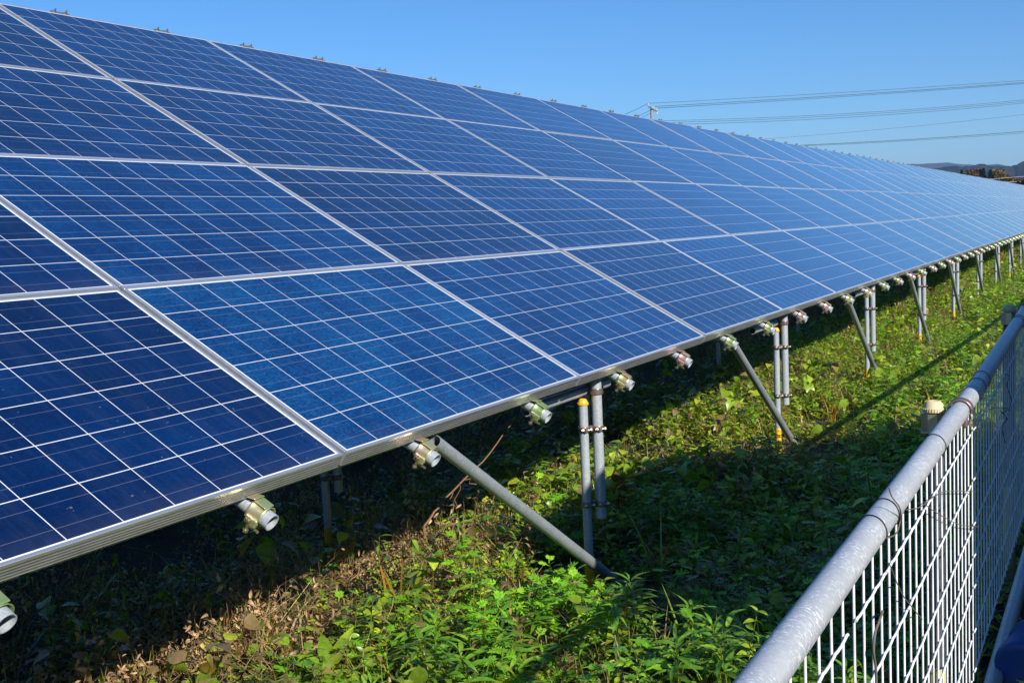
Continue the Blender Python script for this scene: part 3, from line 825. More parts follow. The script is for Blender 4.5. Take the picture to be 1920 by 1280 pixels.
BRIGHT = np.array([3.7, 2.85, 1.45])
BSEL = np.array([1, 1, 0, 0, 1, 0])[:, None]
def merge(instances, name, mat=None, parent=None):
    """instances: list of (kind, variant, x, y, z, rot, scale, tintjitter, dryness) -> one mesh object"""
    Vs, Fs, Cs = [], [], []; n0 = 0
    groups = {}
    for it in instances: groups.setdefault((it[0], it[1]), []).append(it[2:])
    for (kind, var), arr in groups.items():
        T = TEMPL[kind][var]; A = np.array(arr, float); m = len(A); nv = len(T.V)
        c, s = np.cos(A[:, 3]), np.sin(A[:, 3]); sc = A[:, 4]
        X = (T.V[None, :, 0] * c[:, None] - T.V[None, :, 1] * s[:, None]) * sc[:, None] + A[:, 0:1]
        Y = (T.V[None, :, 0] * s[:, None] + T.V[None, :, 1] * c[:, None]) * sc[:, None] + A[:, 1:2]
        Z = T.V[None, :, 2] * (sc * (1 + .3 * A[:, 5]))[:, None] + A[:, 2:3]
        Vs.append(np.stack([X, Y, Z], -1).reshape(-1, 3))
        Fs.append((T.F[None] + (np.arange(m) * nv)[:, None, None] + n0).reshape(-1, 4)); n0 += m * nv
        pal = np.array(PAL[kind]) * (BRIGHT * BSEL + (1 - BSEL)); fc = pal[T.T][None] * (1 + .45 * A[:, 5])[:, None, None]
        # leaf-by-leaf variation: faces of one leaf come in runs, so use smooth random per ~8 faces
        lid = (np.arange(len(T.T)) // 8)
        jit = 1 + (rng.random((m, lid.max() + 1)) - .5)[:, lid] * .55
        fc = fc * jit[..., None]
        dr = np.clip(A[:, 6], 0, 1)[:, None, None]; leafy = (T.T < 2)[None, :, None]
        drymask = (rng.random((m, lid.max() + 1))[:, lid][..., None] < dr)
        fc = np.where(leafy & drymask, np.array([.27, .19, .085]) * jit[..., None], fc)
        Cs.append(fc.reshape(-1, 3))
    V = np.concatenate(Vs).astype(np.float32); F = np.concatenate(Fs).astype(np.int32); C = np.clip(np.concatenate(Cs), 0, 1)
    me = bpy.data.meshes.new(name); nf = len(F)
    me.vertices.add(len(V)); me.vertices.foreach_set('co', V.ravel())
    me.loops.add(nf * 4); me.loops.foreach_set('vertex_index', F.ravel())
    me.polygons.add(nf); me.polygons.foreach_set('loop_start', np.arange(nf, dtype=np.int32) * 4); me.polygons.foreach_set('loop_total', np.full(nf, 4, np.int32))
    me.update(calc_edges=True)
    ca = me.attributes.new('tint', 'FLOAT_COLOR', 'FACE')
    ca.data.foreach_set('color', np.concatenate([C, np.ones((nf, 1))], 1).astype(np.float32).ravel())
    me.materials.append(mat or M_LEAF)
    o = bpy.data.objects.new(name, me); col.objects.link(o)
    if parent is not None: o.parent = parent
    return o

def pick(kindw):
    r = random.random() * sum(kindw.values())
    for k, w in kindw.items():
        r -= w
        if r <= 0: return k
    return k
def scatter(x0, x1, y0, y1, dens, scale, weights):
    out = []; n = int((x1 - x0) * (y1 - y0) * dens)
    xs = rng.uniform(x0, x1, n); ys = rng.uniform(y0, y1, n)
    gap = hash_noise(xs, ys, .26, 44) * .7 + hash_noise(xs, ys, .9, 45) * .3; keep = gap > .27; xs, ys = xs[keep], ys[keep]
    na = hash_noise(xs, ys, .55, 21); nb = hash_noise(xs, ys, 1.1, 22); nc = hash_noise(xs, ys, .35, 23); gz = ground_z(xs, ys)
    for x, y, a, b, c, z in zip(xs, ys, na, nb, nc, gz):
        w = weights(x, y, a, b, c)
        if w is None: continue
        k = pick(w); var = random.randrange(len(TEMPL[k])); s = scale * U_(.6, 1.3) * (.75 + .5 * c)
        if -.35 < y < .5:                       # low growth round the stake feet
            m = abs((x - POSTX0 + BAY / 2) % BAY - BAY / 2)
            if m < .55: s *= .35 + .65 * (m / .55)
        out.append((k, var, x, y, z - .02, U_(0, 6.28), s, U_(-.55, .55), max(0, (b - .62) * 1.1) + dryness(x, y)))
    return out
def dryness(x, y):
    # the weeds dry off towards the near left corner, under the drip line
    d = math.exp(-(max(0, x - 1.7) / 1.0) ** 2 - ((y - 1.30) / .46) ** 2) + .8 * math.exp(-((x - .1) / .5) ** 2 - ((y - .9) / .4) ** 2)
    return .6 * min(1, d)
def wts(x, y, a, b, c):
    if -1.80 < y < -1.60: return {'litter': 1} if c > .4 else None
    d = dryness(x, y)
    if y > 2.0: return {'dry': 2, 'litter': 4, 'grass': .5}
    w = {'straw': 1.1 + 12 * d + (.9 if c > .6 else 0), 'clover': 2.4 * (.3 + a), 'nettle': 1.4 * (.4 + b), 'whorl': .25, 'mugwort': .3, 'dry': .35 + 18 * d, 'grass': 1.5 + 1.3 * b, 'vine': .5 * (.3 + c), 'litter': .7}
    if x < 3.0 and y < .75:            # greener, taller corner in front of the first brace
        w['mugwort'] += 1.2 * a + .3; w['whorl'] += 1.6 if y < .2 else .5; w['grass'] += .9; w['vine'] *= .3
    if 3.0 < x < 9 and y > .2: w['vine'] += 1.6; w['clover'] += 1.0; w['dry'] += .35
    if x > 6 and y < .1: w['mugwort'] += 1.6 * b; w['nettle'] += 1.0
    return w
inst = []
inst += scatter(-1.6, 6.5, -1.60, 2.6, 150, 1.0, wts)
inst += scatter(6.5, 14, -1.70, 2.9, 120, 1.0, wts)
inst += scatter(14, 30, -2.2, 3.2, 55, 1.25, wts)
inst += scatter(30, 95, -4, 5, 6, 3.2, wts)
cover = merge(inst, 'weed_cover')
tag(cover, 'dense low weeds, clover, dry stalks and grass between array and fence', kind='stuff')
def wout(x, y, a, b, c): return {'grass': 2, 'nettle': .6, 'litter': 1, 'dry': .5}
def wskyblock(x, y, a, b, c): return {'nettle': 2, 'grass': 1.5, 'whorl': 1}  # tall growth added behind the array to cut sky light reaching under it
inst = scatter(-3.2, 8, -2.9, -1.78, 60, 1.0, wout) + scatter(8, 60, -9, -2.4, 8, 2.2, wout) + scatter(-6, 14, 2.6, 4.2, 14, 1.2, wout) + scatter(-9, 90, 4.4, 6.2, 14, 4.2, wskyblock)
tag(merge(inst, 'outer_grass_and_sky_block'), 'rough grass and litter outside fence and array, tall light-blocking growth added behind', kind='stuff')

# unseen leafy screen, added to block low sky and deepen shade under the array
nh = 70000
hp = np.stack([rng.uniform(-26, 46, nh), -6.4 + rng.normal(0, .42, nh), GZ + .1 + 2.35 * rng.uniform(0, 1, nh) ** .8 + rng.normal(0, .05, nh)], 1)
SKY_BLOCK = (hp, np.full(nh, .075), np.array([.03, .06, .018])[None] * rng.uniform(.6, 1.5, (nh, 1)))

# plants one can point at
def one(name, kind, xyz, s, label, cat, group=None, rot=None, tj=0.0, templ=None):
    if templ is not None:
        TEMPL['_tmp'] = [templ]; PAL['_tmp'] = PAL[kind]; kk = '_tmp'
    else: kk = kind
    x, y, dz = xyz
    o = merge([(kk, 0, 0, 0, 0, U_(0, 6.28) if rot is None else rot, s, tj, 0)], name)
    o.location = (x, y, float(ground_z(x, y)) + dz)
    return tag(o, label, cat, group)
def on_ground(px, py, z=-.97):
    d = WC @ np.array([(px - 960) / FPX, (py - 640) / FPX, 1.0]); s = (z - CAM[2]) / d[2]; return CAM + d * s

for (px, py, s, lab) in ((1066, 1135, .80, 'bushy bright green lobed-leaf plant beside the foot of the first brace'),
                         (1010, 1180, 1.0, 'lobed-leaf plant left of the bushy one below the first brace'),
                         (1120, 1180, .9, 'low lobed-leaf plant at the shadow edge near the brace foot'),
                         (930, 1230, .9, 'lobed-leaf plant at the bottom middle among grass blades')):
    P = on_ground(px, py); one('mugwort_plant', 'mugwort', (P[0], P[1], 0), s, lab, 'weed', 'lobed-leaf weeds in the near greenery', templ=t_mugwort(.30, 60, .095), tj=.5)
for (px, py, s, lab) in ((950, 1262, 1.05, 'narrow-leaved weed with whorled leaves at the bottom middle edge'),
                         (1085, 1250, 1.0, 'dark green whorled weed right of the bottom middle, half in shade'),
                         (1195, 1180, 1.15, 'drooping whorled weed standing in the shadow edge beyond the mugwort'),
                         (1290, 1235, 1.1, 'whorled weed close to the fence rail at the bottom'),
                         (760, 1255, .9, 'whorled weed at the bottom edge beside the big dock leaf')):
    P = on_ground(px, py); one('whorled_weed', 'whorl', (P[0], P[1], 0), s, lab, 'weed', 'whorled narrow-leaved weeds', templ=t_whorl(.26, 34, .095))
def t_shoot(h=.42, n=16):
    p = Plant(); lx, ly = U_(-.04, .04), U_(-.04, .04)
    stem(p, [(lx * s * s, ly * s * s, h * s) for s in (0, .25, .5, .75, 1)], .004, 4)
    for i in range(n):
        s = .15 + .85 * i / (n - 1)
        leaf(p, (lx * s * s, ly * s * s, h * s), i * 2.4, U_(-.4, .5), U_(.06, .10) * (1.1 - .5 * s), .017, 0 if i > 4 else 2, U_(.3, 1.0), .3, 0, 'lance')
    return p.done()
for (px, py, s, lab) in ((192, 1275, 1.0, 'upright leafy shoot at the bottom left, its top in the dark'),
                         (250, 1240, 1.15, 'taller thin shoot right of the bottom left shoot, mostly shaded'),
                         (395, 1190, .8, 'thin shoot rising into the dark below the second pipe end')):
    P = on_ground(px, py, -1.03); one('leafy_shoot', 'nettle', (P[0], P[1], 0), s, lab, 'weed', 'tall thin shoots at the bottom left', templ=t_shoot())
def t_dock():
    p = Plant()
    for i, (az, L_, el) in enumerate(((-2.6, .17, .15), (2.9, .15, .3), (1.9, .13, .5), (-1.4, .14, .1), (.6, .12, .6), (-.4, .13, .4))):
        leaf(p, (.01 * math.cos(az), .01 * math.sin(az), .02), az, el, L_, L_ * .42, i % 2, .35, .18, U_(-.2, .2), 'ovate')
    return p.done()
P = on_ground(620, 1262); one('dock_plant', 'nettle', (P[0], P[1], .07), 1.25, 'broad-leaved dock plant with large veined leaves at the bottom edge', 'weed', rot=.3, tj=.35, templ=t_dock())
# yellow and green standing grass tufts
for (px, py, s, yel, lab) in ((742, 1165, 1.05, .7, 'single tall yellow grass blades left of the grass group'), (985, 1160, 1.0, .55, 'orange and green grass tuft in front of the lobed-leaf plant'),
                              (905, 1195, .8, .5, 'small yellowing grass tuft between the taller ones'), (1235, 1075, .9, .35, 'dim grass tuft standing in the big shadow'),
                              (1300, 1240, 1.0, .3, 'long bent grass blades near the rail at the bottom'), (1460, 815, .8, .7, 'yellow grass at the foot of the second stake'),
                              (1560, 770, .7, .6, 'yellow grass blades between the second brace and the fence shadow')):
    P = on_ground(px, py, -1.0); one('grass_tuft', 'grass', (P[0], P[1], 0), s, lab, 'grass tuft', 'standing grass tufts', templ=t_grass(12, .40, .0100, yel, .35))
# dead branch arching out of the dark under the panels
M_TWIG = simple("dead_brown_twig", (.20, .105, .055), .8)
def twig(name, pts, r, label, cat, mat=M_TWIG, side=None):
    mb = MB(); pts = np.array(pts, float)
    t_ = np.linspace(0, len(pts) - 1, len(pts) * 5); sm = np.stack([np.interp(t_, range(len(pts)), pts[:, i]) for i in range(3)], 1)
    for i in range(1, len(sm) - 1): sm[i] += np.array([U_(-1, 1), U_(-1, 1), U_(-1, 1)]) * r * .5
    mb.tube(sm, np.linspace(r, r * .4, len(sm)), 7)
    for s_ in (side or []): mb.tube(s_, r * .4, 5)
    o = mb.build(name, mat); return tag(o, label, cat)
b0, b1, b2, b3 = at(795, 985, 4.25), at(835, 935, 4.35), at(905, 865, 4.5), at(982, 765, 4.8)
sd_ = []
for q, dq in ((at(862, 905, 4.4), (.02, .03, -.10)), (at(850, 920, 4.37), (-.04, .02, -.08)), (at(868, 900, 4.42), (.07, -.02, -.03))):
    q = np.array(q); sd_.append([q, q + np.array(dq) * .4 + (.015, 0, .01), q + np.array(dq) * .7 + (-.01, .01, 0), q + np.array(dq)])
twig('dead_branch', [b0 + (0, 0, -.05), b0, b1, b2, b3], .0055, 'reddish dead branch arching up out of the dark behind the first brace', 'branch', side=sd_)
P = on_ground(1170, 1275); twig('dry_stalk', [(P[0], P[1], -1.08), (P[0] + .01, P[1] + .01, -.95), (P[0] - .02, P[1] + .02, -.80)], .007, 'thick grey dead stalk standing at the bottom right of the greenery', 'stalk', simple("grey_stalk", (.26, .22, .19), .9))
k = 0
for (px, py, h, lab) in ((530, 1170, .34, 'straight tan stem left of the third pipe end shadow'), (575, 1150, .36, 'tan stem with dried tip beside the straight one'),
                         (905, 1010, .28, 'thin brown stem right of the dead branch'), (1168, 1130, .22, 'short reddish stem in the shadow by the brace foot'),
                         (1590, 905, .26, 'pale dry stem in the shadow between fence and array')):
    P = on_ground(px, py, -1.0)
    twig('dried_weed', [(P[0], P[1], -1.06), (P[0] + .012, P[1] + .01, -1.06 + h * .5), (P[0] - .015, P[1] + .03, -1.06 + h)], .0028, lab, 'weed', M_TWIG)

# vine tendrils on the fence
M_VINE = simple("dead_grey_vine", (.13, .105, .085), .85)
def tendril(pts, r, lab):
    mb = MB(); t_ = np.linspace(0, len(pts) - 1, len(pts) * 6); pts = np.array(pts)
    sm = []
    for tt in t_:   # catmull-rom
        i = int(min(tt, len(pts) - 2)); f_ = tt - i
        p0, p1, p2, p3 = pts[max(i - 1, 0)], pts[i], pts[i + 1], pts[min(i + 2, len(pts) - 1)]
        sm.append(.5 * ((2 * p1) + (-p0 + p2) * f_ + (2 * p0 - 5 * p1 + 4 * p2 - p3) * f_ ** 2 + (-p0 + 3 * p1 - 3 * p2 + p3) * f_ ** 3))
    mb.tube(np.array(sm), r, 6); tag(mb.build('dry_vine', M_VINE), lab, 'vine', 'dead vine tendrils on the fence')
def fpt(px, py, y=-1.676):
    d = WC @ np.array([(px - 960) / FPX, (py - 640) / FPX, 1.0]); s = (y - CAM[1]) / d[1]; return CAM + d * s
tendril([fpt(1667, 914, -1.672), fpt(1672, 930, -1.675), fpt(1687, 952, -1.685), fpt(1688, 975), fpt(1680, 1000), fpt(1663, 1008)], .0013, 'dead tendril looping over the rail beside the two black ties')
tendril([fpt(1700, 955), fpt(1725, 950), fpt(1752, 930), fpt(1778, 920), fpt(1829, 921)], .0010, 'dead tendril running level across the mesh below the fence post')
tendril([fpt(1734, 945), fpt(1760, 963), fpt(1800, 983), fpt(1836, 987)], .0010, 'dead tendril sagging across the mesh right of the post')
tendril([fpt(1668, 1057), fpt(1690, 1110), fpt(1712, 1140), fpt(1729, 1160)], .0010, 'dead tendril slanting down the middle of the near mesh')
tendril([fpt(1655, 1145), fpt(1648, 1165), fpt(1641, 1185), fpt(1638, 1220), fpt(1642, 1250), fpt(1643, 1280)], .0022, 'thick woody tendril climbing the mesh at the bottom')
tendril([fpt(1835, 760, -1.70), fpt(1846, 768, -1.70), fpt(1870, 764, -1.70), fpt(1890, 766, -1.70), fpt(1878, 775, -1.70)], .0012, 'dark tendril on the shaded mesh right of the bracket')
tendril([fpt(1885, 700, -1.72), fpt(1893, 706, -1.72), fpt(1888, 722, -1.72), fpt(1896, 750, -1.72), fpt(1890, 772, -1.72)], .0012, 'dark curling tendril high on the shaded mesh near the right edge')
tendril([fpt(1876, 770, -1.72), fpt(1888, 785, -1.72), fpt(1879, 800, -1.72), fpt(1885, 830, -1.72)], .0012, 'dark hooked tendril lower on the shaded mesh')

# ------------------------------------------------------------------ bucket lying outside the fence
bk = empty('plastic_bucket')
tag(bk, 'blue plastic bucket lying on its side outside the fence, bottom right corner', 'bucket')
cb = np.array([.80, -1.775, -.70]); ax = Vector((1.0, -.28, .06)).normalized()
m_ = MB(); m_.lathe([(0, .004), (.060, .004), (.074, .0), (.080, .012), (.082, .02), (.088, .16), (.096, .162), (.097, .175), (.090, .176), (.079, .02), (0, .02)], (0, 0, 0), 36, 0, ax)
m_.build('body', M_BLUE, bk)
hd = MB(); a_ = np.linspace(0, math.pi, 14); Rq = np.array(Vector((0, 0, 1)).rotation_difference(ax).to_matrix())
hd.tube([Rq @ np.array([.098 * math.cos(t), .05 * math.sin(t), .168 + .09 * math.sin(t)]) for t in a_], .0022, 6)
hd.build('handle', M_DULL, bk)
bk.location = cb

# ------------------------------------------------------------------ van parked outside the fence (just right of the picture; its shadow falls in)
van = empty('parked_van', (0, 0, 0))
tag(van, 'white van parked outside the fence just beyond the right edge', 'van')
M_VAN = simple("white_car_paint", (.72, .72, .71), .25); M_TYRE = simple("tyre_rubber", (.02, .02, .02), .8); M_GLS = simple("dark_car_glass", (.02, .025, .03), .05); M_RIM = simple("wheel_rim", (.5, .5, .52), .35, .7)
prof = [(.36, -.62), (.33, -.30), (.35, .40), (.40, .88), (.50, 1.12), (.66, 1.18), (1.7, 1.19), (2.65, 1.10), (2.92, 1.00), (3.62, .60), (4.78, .34), (4.92, .02), (4.94, -.45), (4.86, -.64)]
yn, yf = -2.20, -3.88
def van_body():
    mb = MB(); n = len(prof); V = []
    for y, ins in ((yn - .10, .05), (yn, 0), (yf, 0), (yf + .10, .05)):
        pass
    secs = [(yn, .06), (yn - .05, .015), (yn - .12, 0), (yf + .12, 0), (yf + .05, .015), (yf, .06)]
    cxm, czm = 2.6, .1
    for y, ins in secs:
        for (x, z) in prof:
            V.append((x + (cxm - x) * ins * .25, y, z - (ins if z > .6 else 0)))
    F = []
    for s in range(len(secs) - 1):
        for i in range(n): F.append((s * n + i, s * n + (i + 1) % n, (s + 1) * n + (i + 1) % n, (s + 1) * n + i))
    F.append(tuple(range(n))); F.append(tuple(range((len(secs) - 1) * n, len(secs) * n))[::-1])
    mb.add(V, F); return mb
van_body().build('body', M_VAN, van)
for y, s in ((yn + .004, 1), (yf - .004, -1)):
    for (xa, xb) in ((.72, 1.75), (1.83, 2.75), (2.83, 3.25)):
        w_ = MB(); zb, zt = .32, .82
        xt = min(xb, 2.98 if xb > 3 else xb)
        w_.add([(xa, y, zb), (xb, y, zb), (xt, y, zt), (xa, y, zt), (xa, y - s * .01, zb), (xb, y - s * .01, zb), (xt, y - s * .01, zt), (xa, y - s * .01, zt)],
               [(0, 1, 2, 3), (4, 7, 6, 5), (0, 4, 5, 1), (1, 5, 6, 2), (2, 6, 7, 3), (3, 7, 4, 0)]); w_.build('side_window', M_GLS, van)
w_ = MB(); w_.add([(2.98, yn - .12, .985), (3.56, yn - .1, .655), (3.56, yf + .1, .655), (2.98, yf + .12, .985), (2.97, yn - .12, .96), (3.55, yn - .1, .63), (3.55, yf + .1, .63), (2.97, yf + .12, .96)],
                  [(0, 1, 2, 3), (4, 7, 6, 5), (0, 4, 5, 1), (1, 5, 6, 2), (2, 6, 7, 3), (3, 7, 4, 0)]); w_.build('windscreen', M_GLS, van)
w_ = MB(); w_.box((.392, (yn + yf) / 2, .66), (.03, 1.30, .40), np.array(Matrix.Rotation(math.radians(6), 3, 'Y')), 0, .01); w_.build('rear_window', M_GLS, van)
M_TAIL = simple("red_tail_lens", (.35, .01, .01), .25)
for y in (yn - .12, yf + .12): MB().box((.352, y, .15), (.05, .14, .42), None, 0, .015).build('tail_light', M_TAIL, van)
MB().box((.34, (yn + yf) / 2, -.38), (.10, 1.60, .20), None, 0, .03).build('bumper', M_DULL, van)
for x in (1.15, 4.05):
    for y, s in ((yn - .02, 1), (yf + .02, -1)):
        w_ = MB(); w_.lathe([(0, -.09), (.19, -.09), (.29, -.10), (.31, -.06), (.31, .06), (.29, .10), (.19, .09), (0, .09)], (x, y - s * .08, -.60), 28, 0, (0, s, 0)); wo_ = w_.build('wheel', M_TYRE, van)
        w_ = MB(); w_.lathe([(0, .0), (.17, .0), (.19, .012), (.19, -.02), (0, -.02)], (x, y + s * .022, -.60), 20, 0, (0, s, 0)); w_.build('rim', M_RIM, wo_)
for y in (yn - .25, yf + .25): MB().box((4.90, y, .08), (.06, .30, .14), None, 0, .02).build('headlight', M_INSUL, van)
van_gz = float(ground_z(2.5, -2.8)); van.location = (0, 0, van_gz + .91)

# ------------------------------------------------------------------ power pole and lines behind the array
DP = 92.0
ptop = at(1221.5, 200, DP)
pole = empty('utility_pole', (ptop[0], ptop[1], GZ)); pz = ptop[2] - GZ
tag(pole, 'grey concrete utility pole rising behind the top row of panels', 'utility pole')
MB().tube([(0, 0, -.3), (0, 0, pz * .5), (0, 0, pz)], [.17, .14, .11], 16).build('shaft', M_CONC, pole)
armd = np.array(at(1233, 209, DP) - at(1215, 197, DP)); armd[2] = 0; armd = armd / np.linalg.norm(armd)
ad = np.array([armd[0] * .55 + .6, armd[1] * .55 - .35, 0]); ad /= np.linalg.norm(ad)
po_ = np.array([ptop[0], ptop[1], GZ]); A0 = at(1215.5, 200.5, DP - .5) - po_; A1 = at(1231.5, 209.5, DP + .3) - po_
arm = MB(); dd = (A1 - A0); arm.tube([A0, A1], .055, 4, smooth=False); ao = arm.build('crossarm', M_DULL if False else simple("galvanised_arm", (.24, .24, .23), .6, .2), pole)
ins = []
for s in (0.0, .66, 1.0):
    q = A0 + dd * s; i_ = MB(); i_.lathe([(0, .02), (.03, .02), (.03, .10), (.06, .12), (.04, .17), (.055, .20), (.03, .27), (0, .28)], q, 12); i_.build('insulator', M_INSUL, pole); ins.append(q + np.array([ptop[0], ptop[1], GZ]) + (0, 0, .27))
MB().box(A1 + (0, 0, -.14), (.11, .11, .20), None, 0, .03).build('fuse_box', M_INSUL, pole)

def cable(p0, p1, sag, r, label, n=26):
    p0 = np.array(p0); p1 = np.array(p1); t_ = np.linspace(0, 1, n)[:, None]
    P = p0 + (p1 - p0) * t_; P[:, 2] -= sag * 4 * (t_[:, 0] * (1 - t_[:, 0]))
    o = MB().tube(P, r, 5).build('power_line', M_CABLE); tag(o, label, 'power line', 'overhead power lines')
def extend(a, b, f): a = np.array(a); b = np.array(b); return a + (b - a) * f
def line_px(x0, y0, x1, y1, d0, d1, f, sag, r, lab):
    cable(at(x0, y0, d0), extend(at(x0, y0, d0), at(x1, y1, d1), f), sag, r, lab)
DR = 100
E1 = at(1920, 146, DR)
cable(ins[0], extend(ins[0], at(1920, 149.5, DR), 1.25), .12, .016, 'topmost of the power lines running right from the pole top')
cable(ins[1], extend(ins[1], at(1920, 153.5, DR), 1.25), .12, .022, 'second power line from the top, just under the topmost')
cable(ins[2], extend(ins[2], at(1920, 155.5, DR), 1.25), .12, .018, 'third power line from the top, touching the second')
line_px(1238, 227, 1920, 181.5, DP, DR, 1.25, .45, .016, 'upper wire of the middle triple of power lines')
line_px(1250, 230, 1920, 184.5, DP, DR, 1.25, .45, .016, 'centre wire of the middle triple of power lines')
line_px(1270, 233.5, 1920, 187.5, DP, DR, 1.25, .45, .016, 'lower wire of the middle triple of power lines')
line_px(1430, 261, 1920, 212.5, 110, DR, 1.25, .2, .010, 'faint thin power line between the middle triple and the lowest')
line_px(1480, 273.5, 1920, 244.5, DP, DR, 1.25, .15, .022, 'lowest thick power line above the far end of the array')
line_px(1480, 275.0, 1920, 247.5, DP, DR, 1.25, .15, .014, 'thin wire hugging the lowest power line')
cable(ins[0], at(1060, 232, 110), .6, .016, 'upper power line dropping left from the pole top behind the panels')
cable(ins[1] + (0, 0, -.12), at(1060, 250, 110), .6, .014, 'lower left power line dropping behind the panels')
cable(ins[2] + (0, 0, -.1), at(1070, 255, 110), .6, .014, 'lowest left power line just above the panel edge')
# second pole, out of the picture, that carries the far ends
e = extend(ins[1], at(1920, 153.5, DR), 1.25)
far = empty('utility_pole', (e[0], e[1], GZ)); tag(far, 'concrete utility pole beyond the right edge of the photo', 'utility pole')
MB().tube([(0, 0, -.3), (0, 0, e[2] - GZ + .3)], [.17, .12], 14).build('shaft', M_CONC, far)
MB().tube([(-1.2, 0, e[2] - GZ - .1), (1.2, 0, e[2] - GZ - .1)], .05, 6).build('crossarm', M_CONC, far)
# two pale rails in front of the far trees
def pale(px0_, py0, px1, py1, d, lab):
    a = at(px0_, py0, d); b = at(px1, py1, d * 1.0); b = a + (b - a) * 1.6
    o = MB().tube([a, (a + b) / 2, b], .015, 6).build('guard_cable', M_INSUL); tag(o, lab, 'cable', 'pale cables in front of the autumn trees')
pale(1838, 337.5, 1920, 331, 125, 'upper pale cable crossing in front of the far autumn trees')
pale(1880, 341.5, 1920, 340.5, 125, 'lower pale cable crossing in front of the far autumn trees')

# ------------------------------------------------------------------ far trees and hills
def tree_mat(name): return leaf_material(name, True, .2, .7, .2)
M_TREE = tree_mat("far_foliage"); M_BARK = simple("bark", (.09, .065, .045), .9)
def foliage_mesh(P, S, C, name, parent):
    """random small leaf-clump faces"""
    n = len(P); a = rng.uniform(0, 6.28, n); b = rng.uniform(-1, 1, n)
    nx = np.cos(a) * np.sqrt(1 - b * b); ny = np.sin(a) * np.sqrt(1 - b * b); nrm = np.stack([nx, ny, b], 1)
    t1 = np.cross(nrm, rng.normal(size=(n, 3))); t1 /= np.linalg.norm(t1, axis=1)[:, None]; t2 = np.cross(nrm, t1)
    V = np.stack([P - t1 * S[:, None], P + t2 * S[:, None] * .7, P + t1 * S[:, None], P - t2 * S[:, None] * .7], 1).reshape(-1, 3).astype(np.float32)
    F = np.arange(n * 4, dtype=np.int32)
    me = bpy.data.meshes.new(name); me.vertices.add(n * 4); me.vertices.foreach_set('co', V.ravel()); me.loops.add(n * 4); me.loops.foreach_set('vertex_index', F)
    me.polygons.add(n); me.polygons.foreach_set('loop_start', np.arange(n, dtype=np.int32) * 4); me.polygons.foreach_set('loop_total', np.full(n, 4, np.int32)); me.update(calc_edges=True)
    ca = me.attributes.new('tint', 'FLOAT_COLOR', 'FACE'); ca.data.foreach_set('color', np.concatenate([C, np.ones((n, 1))], 1).astype(np.float32).ravel())
    me.materials.append(M_TREE); o = bpy.data.objects.new(name, me); col.objects.link(o); o.parent = parent; return o
sky_block_root = empty('sky_block_hedge', (10, -6.4, GZ)); tag(sky_block_root, 'dark green leafy screen added to block low sky light, outside the frame', 'sky_block_hedge')
foliage_mesh(SKY_BLOCK[0] - np.array([10, -6.4, GZ]), SKY_BLOCK[1], SKY_BLOCK[2], 'foliage', sky_block_root)
hst = MB()
for i_ in range(48): hst.tube([(-35.5 + 1.5 * i_, 0, -.1), (-35.5 + 1.5 * i_ + U_(-.1, .1), U_(-.1, .1), 1.7)], [.03, .012], 6)
hst.build('stems', M_BARK, sky_block_root)
def tree(px, ytop, dist, wpx, kind, tint, label):
    top = at(px, ytop, dist); base = np.array([top[0], top[1], GZ]); H = top[2] - GZ; W_ = (4.2 if kind == 'c' else 2.0) * wpx / FPX * dist
    name = {'c': 'conifer_tree', 'b': 'autumn_tree'}[kind]
    root = empty(name, tuple(base)); tag(root, label, 'tree', 'trees beyond the far end of the array')
    tr = MB(); tr.tube([(0, 0, -.2), (0, 0, H * .5), (0, 0, H * .92)], [.18, .12, .03], 8)
    for i in range(6):
        a = i * 1.1; z = H * (.35 + .08 * i); tr.tube([(0, 0, z), (math.cos(a) * W_ * .3, math.sin(a) * W_ * .3, z + H * .08)], [.05, .02], 5)
    tr.build('trunk', M_BARK, root)
    n = 2600
    if kind == 'c':
        h = rng.uniform(.12, 1, n) ** .8; r = (1 - h) ** .95 * W_ / 2 * (.75 + .35 * np.sin(h * 55)) + .05; a = rng.uniform(0, 6.28, n); q = np.sqrt(rng.uniform(.25, 1, n))
        lob = 1 + .25 * np.sin(a * 3 + h * 9)
        P = np.stack([np.cos(a) * r * q * lob, np.sin(a) * r * q * lob, h * H - .12 * r], 1); S = np.full(n, .20)
    else:
        cs = np.stack([rng.normal(0, W_ * .22, 14), rng.normal(0, W_ * .22, 14), H * rng.uniform(.45, .88, 14)], 1); cs[0] = (0, 0, H * .9)
        k = rng.integers(0, 14, n); P = cs[k] + rng.normal(0, 1, (n, 3)) * np.array([W_ * .12, W_ * .12, H * .06]); S = np.full(n, .22)
        P[:, 2] = np.minimum(P[:, 2], H * 1.02)
    C = np.array(tint)[None] * rng.uniform(.6, 1.4, (n, 1)) * (1 + rng.uniform(-.12, .12, (n, 3)))
    foliage_mesh(P, S, np.clip(C, 0, 1), 'crown', root)
DKG = (.013, .028, .012); GOLD = (.17, .11, .02); RUST = (.14, .062, .032); OLIVE = (.075, .075, .018); PINK = (.16, .085, .05)
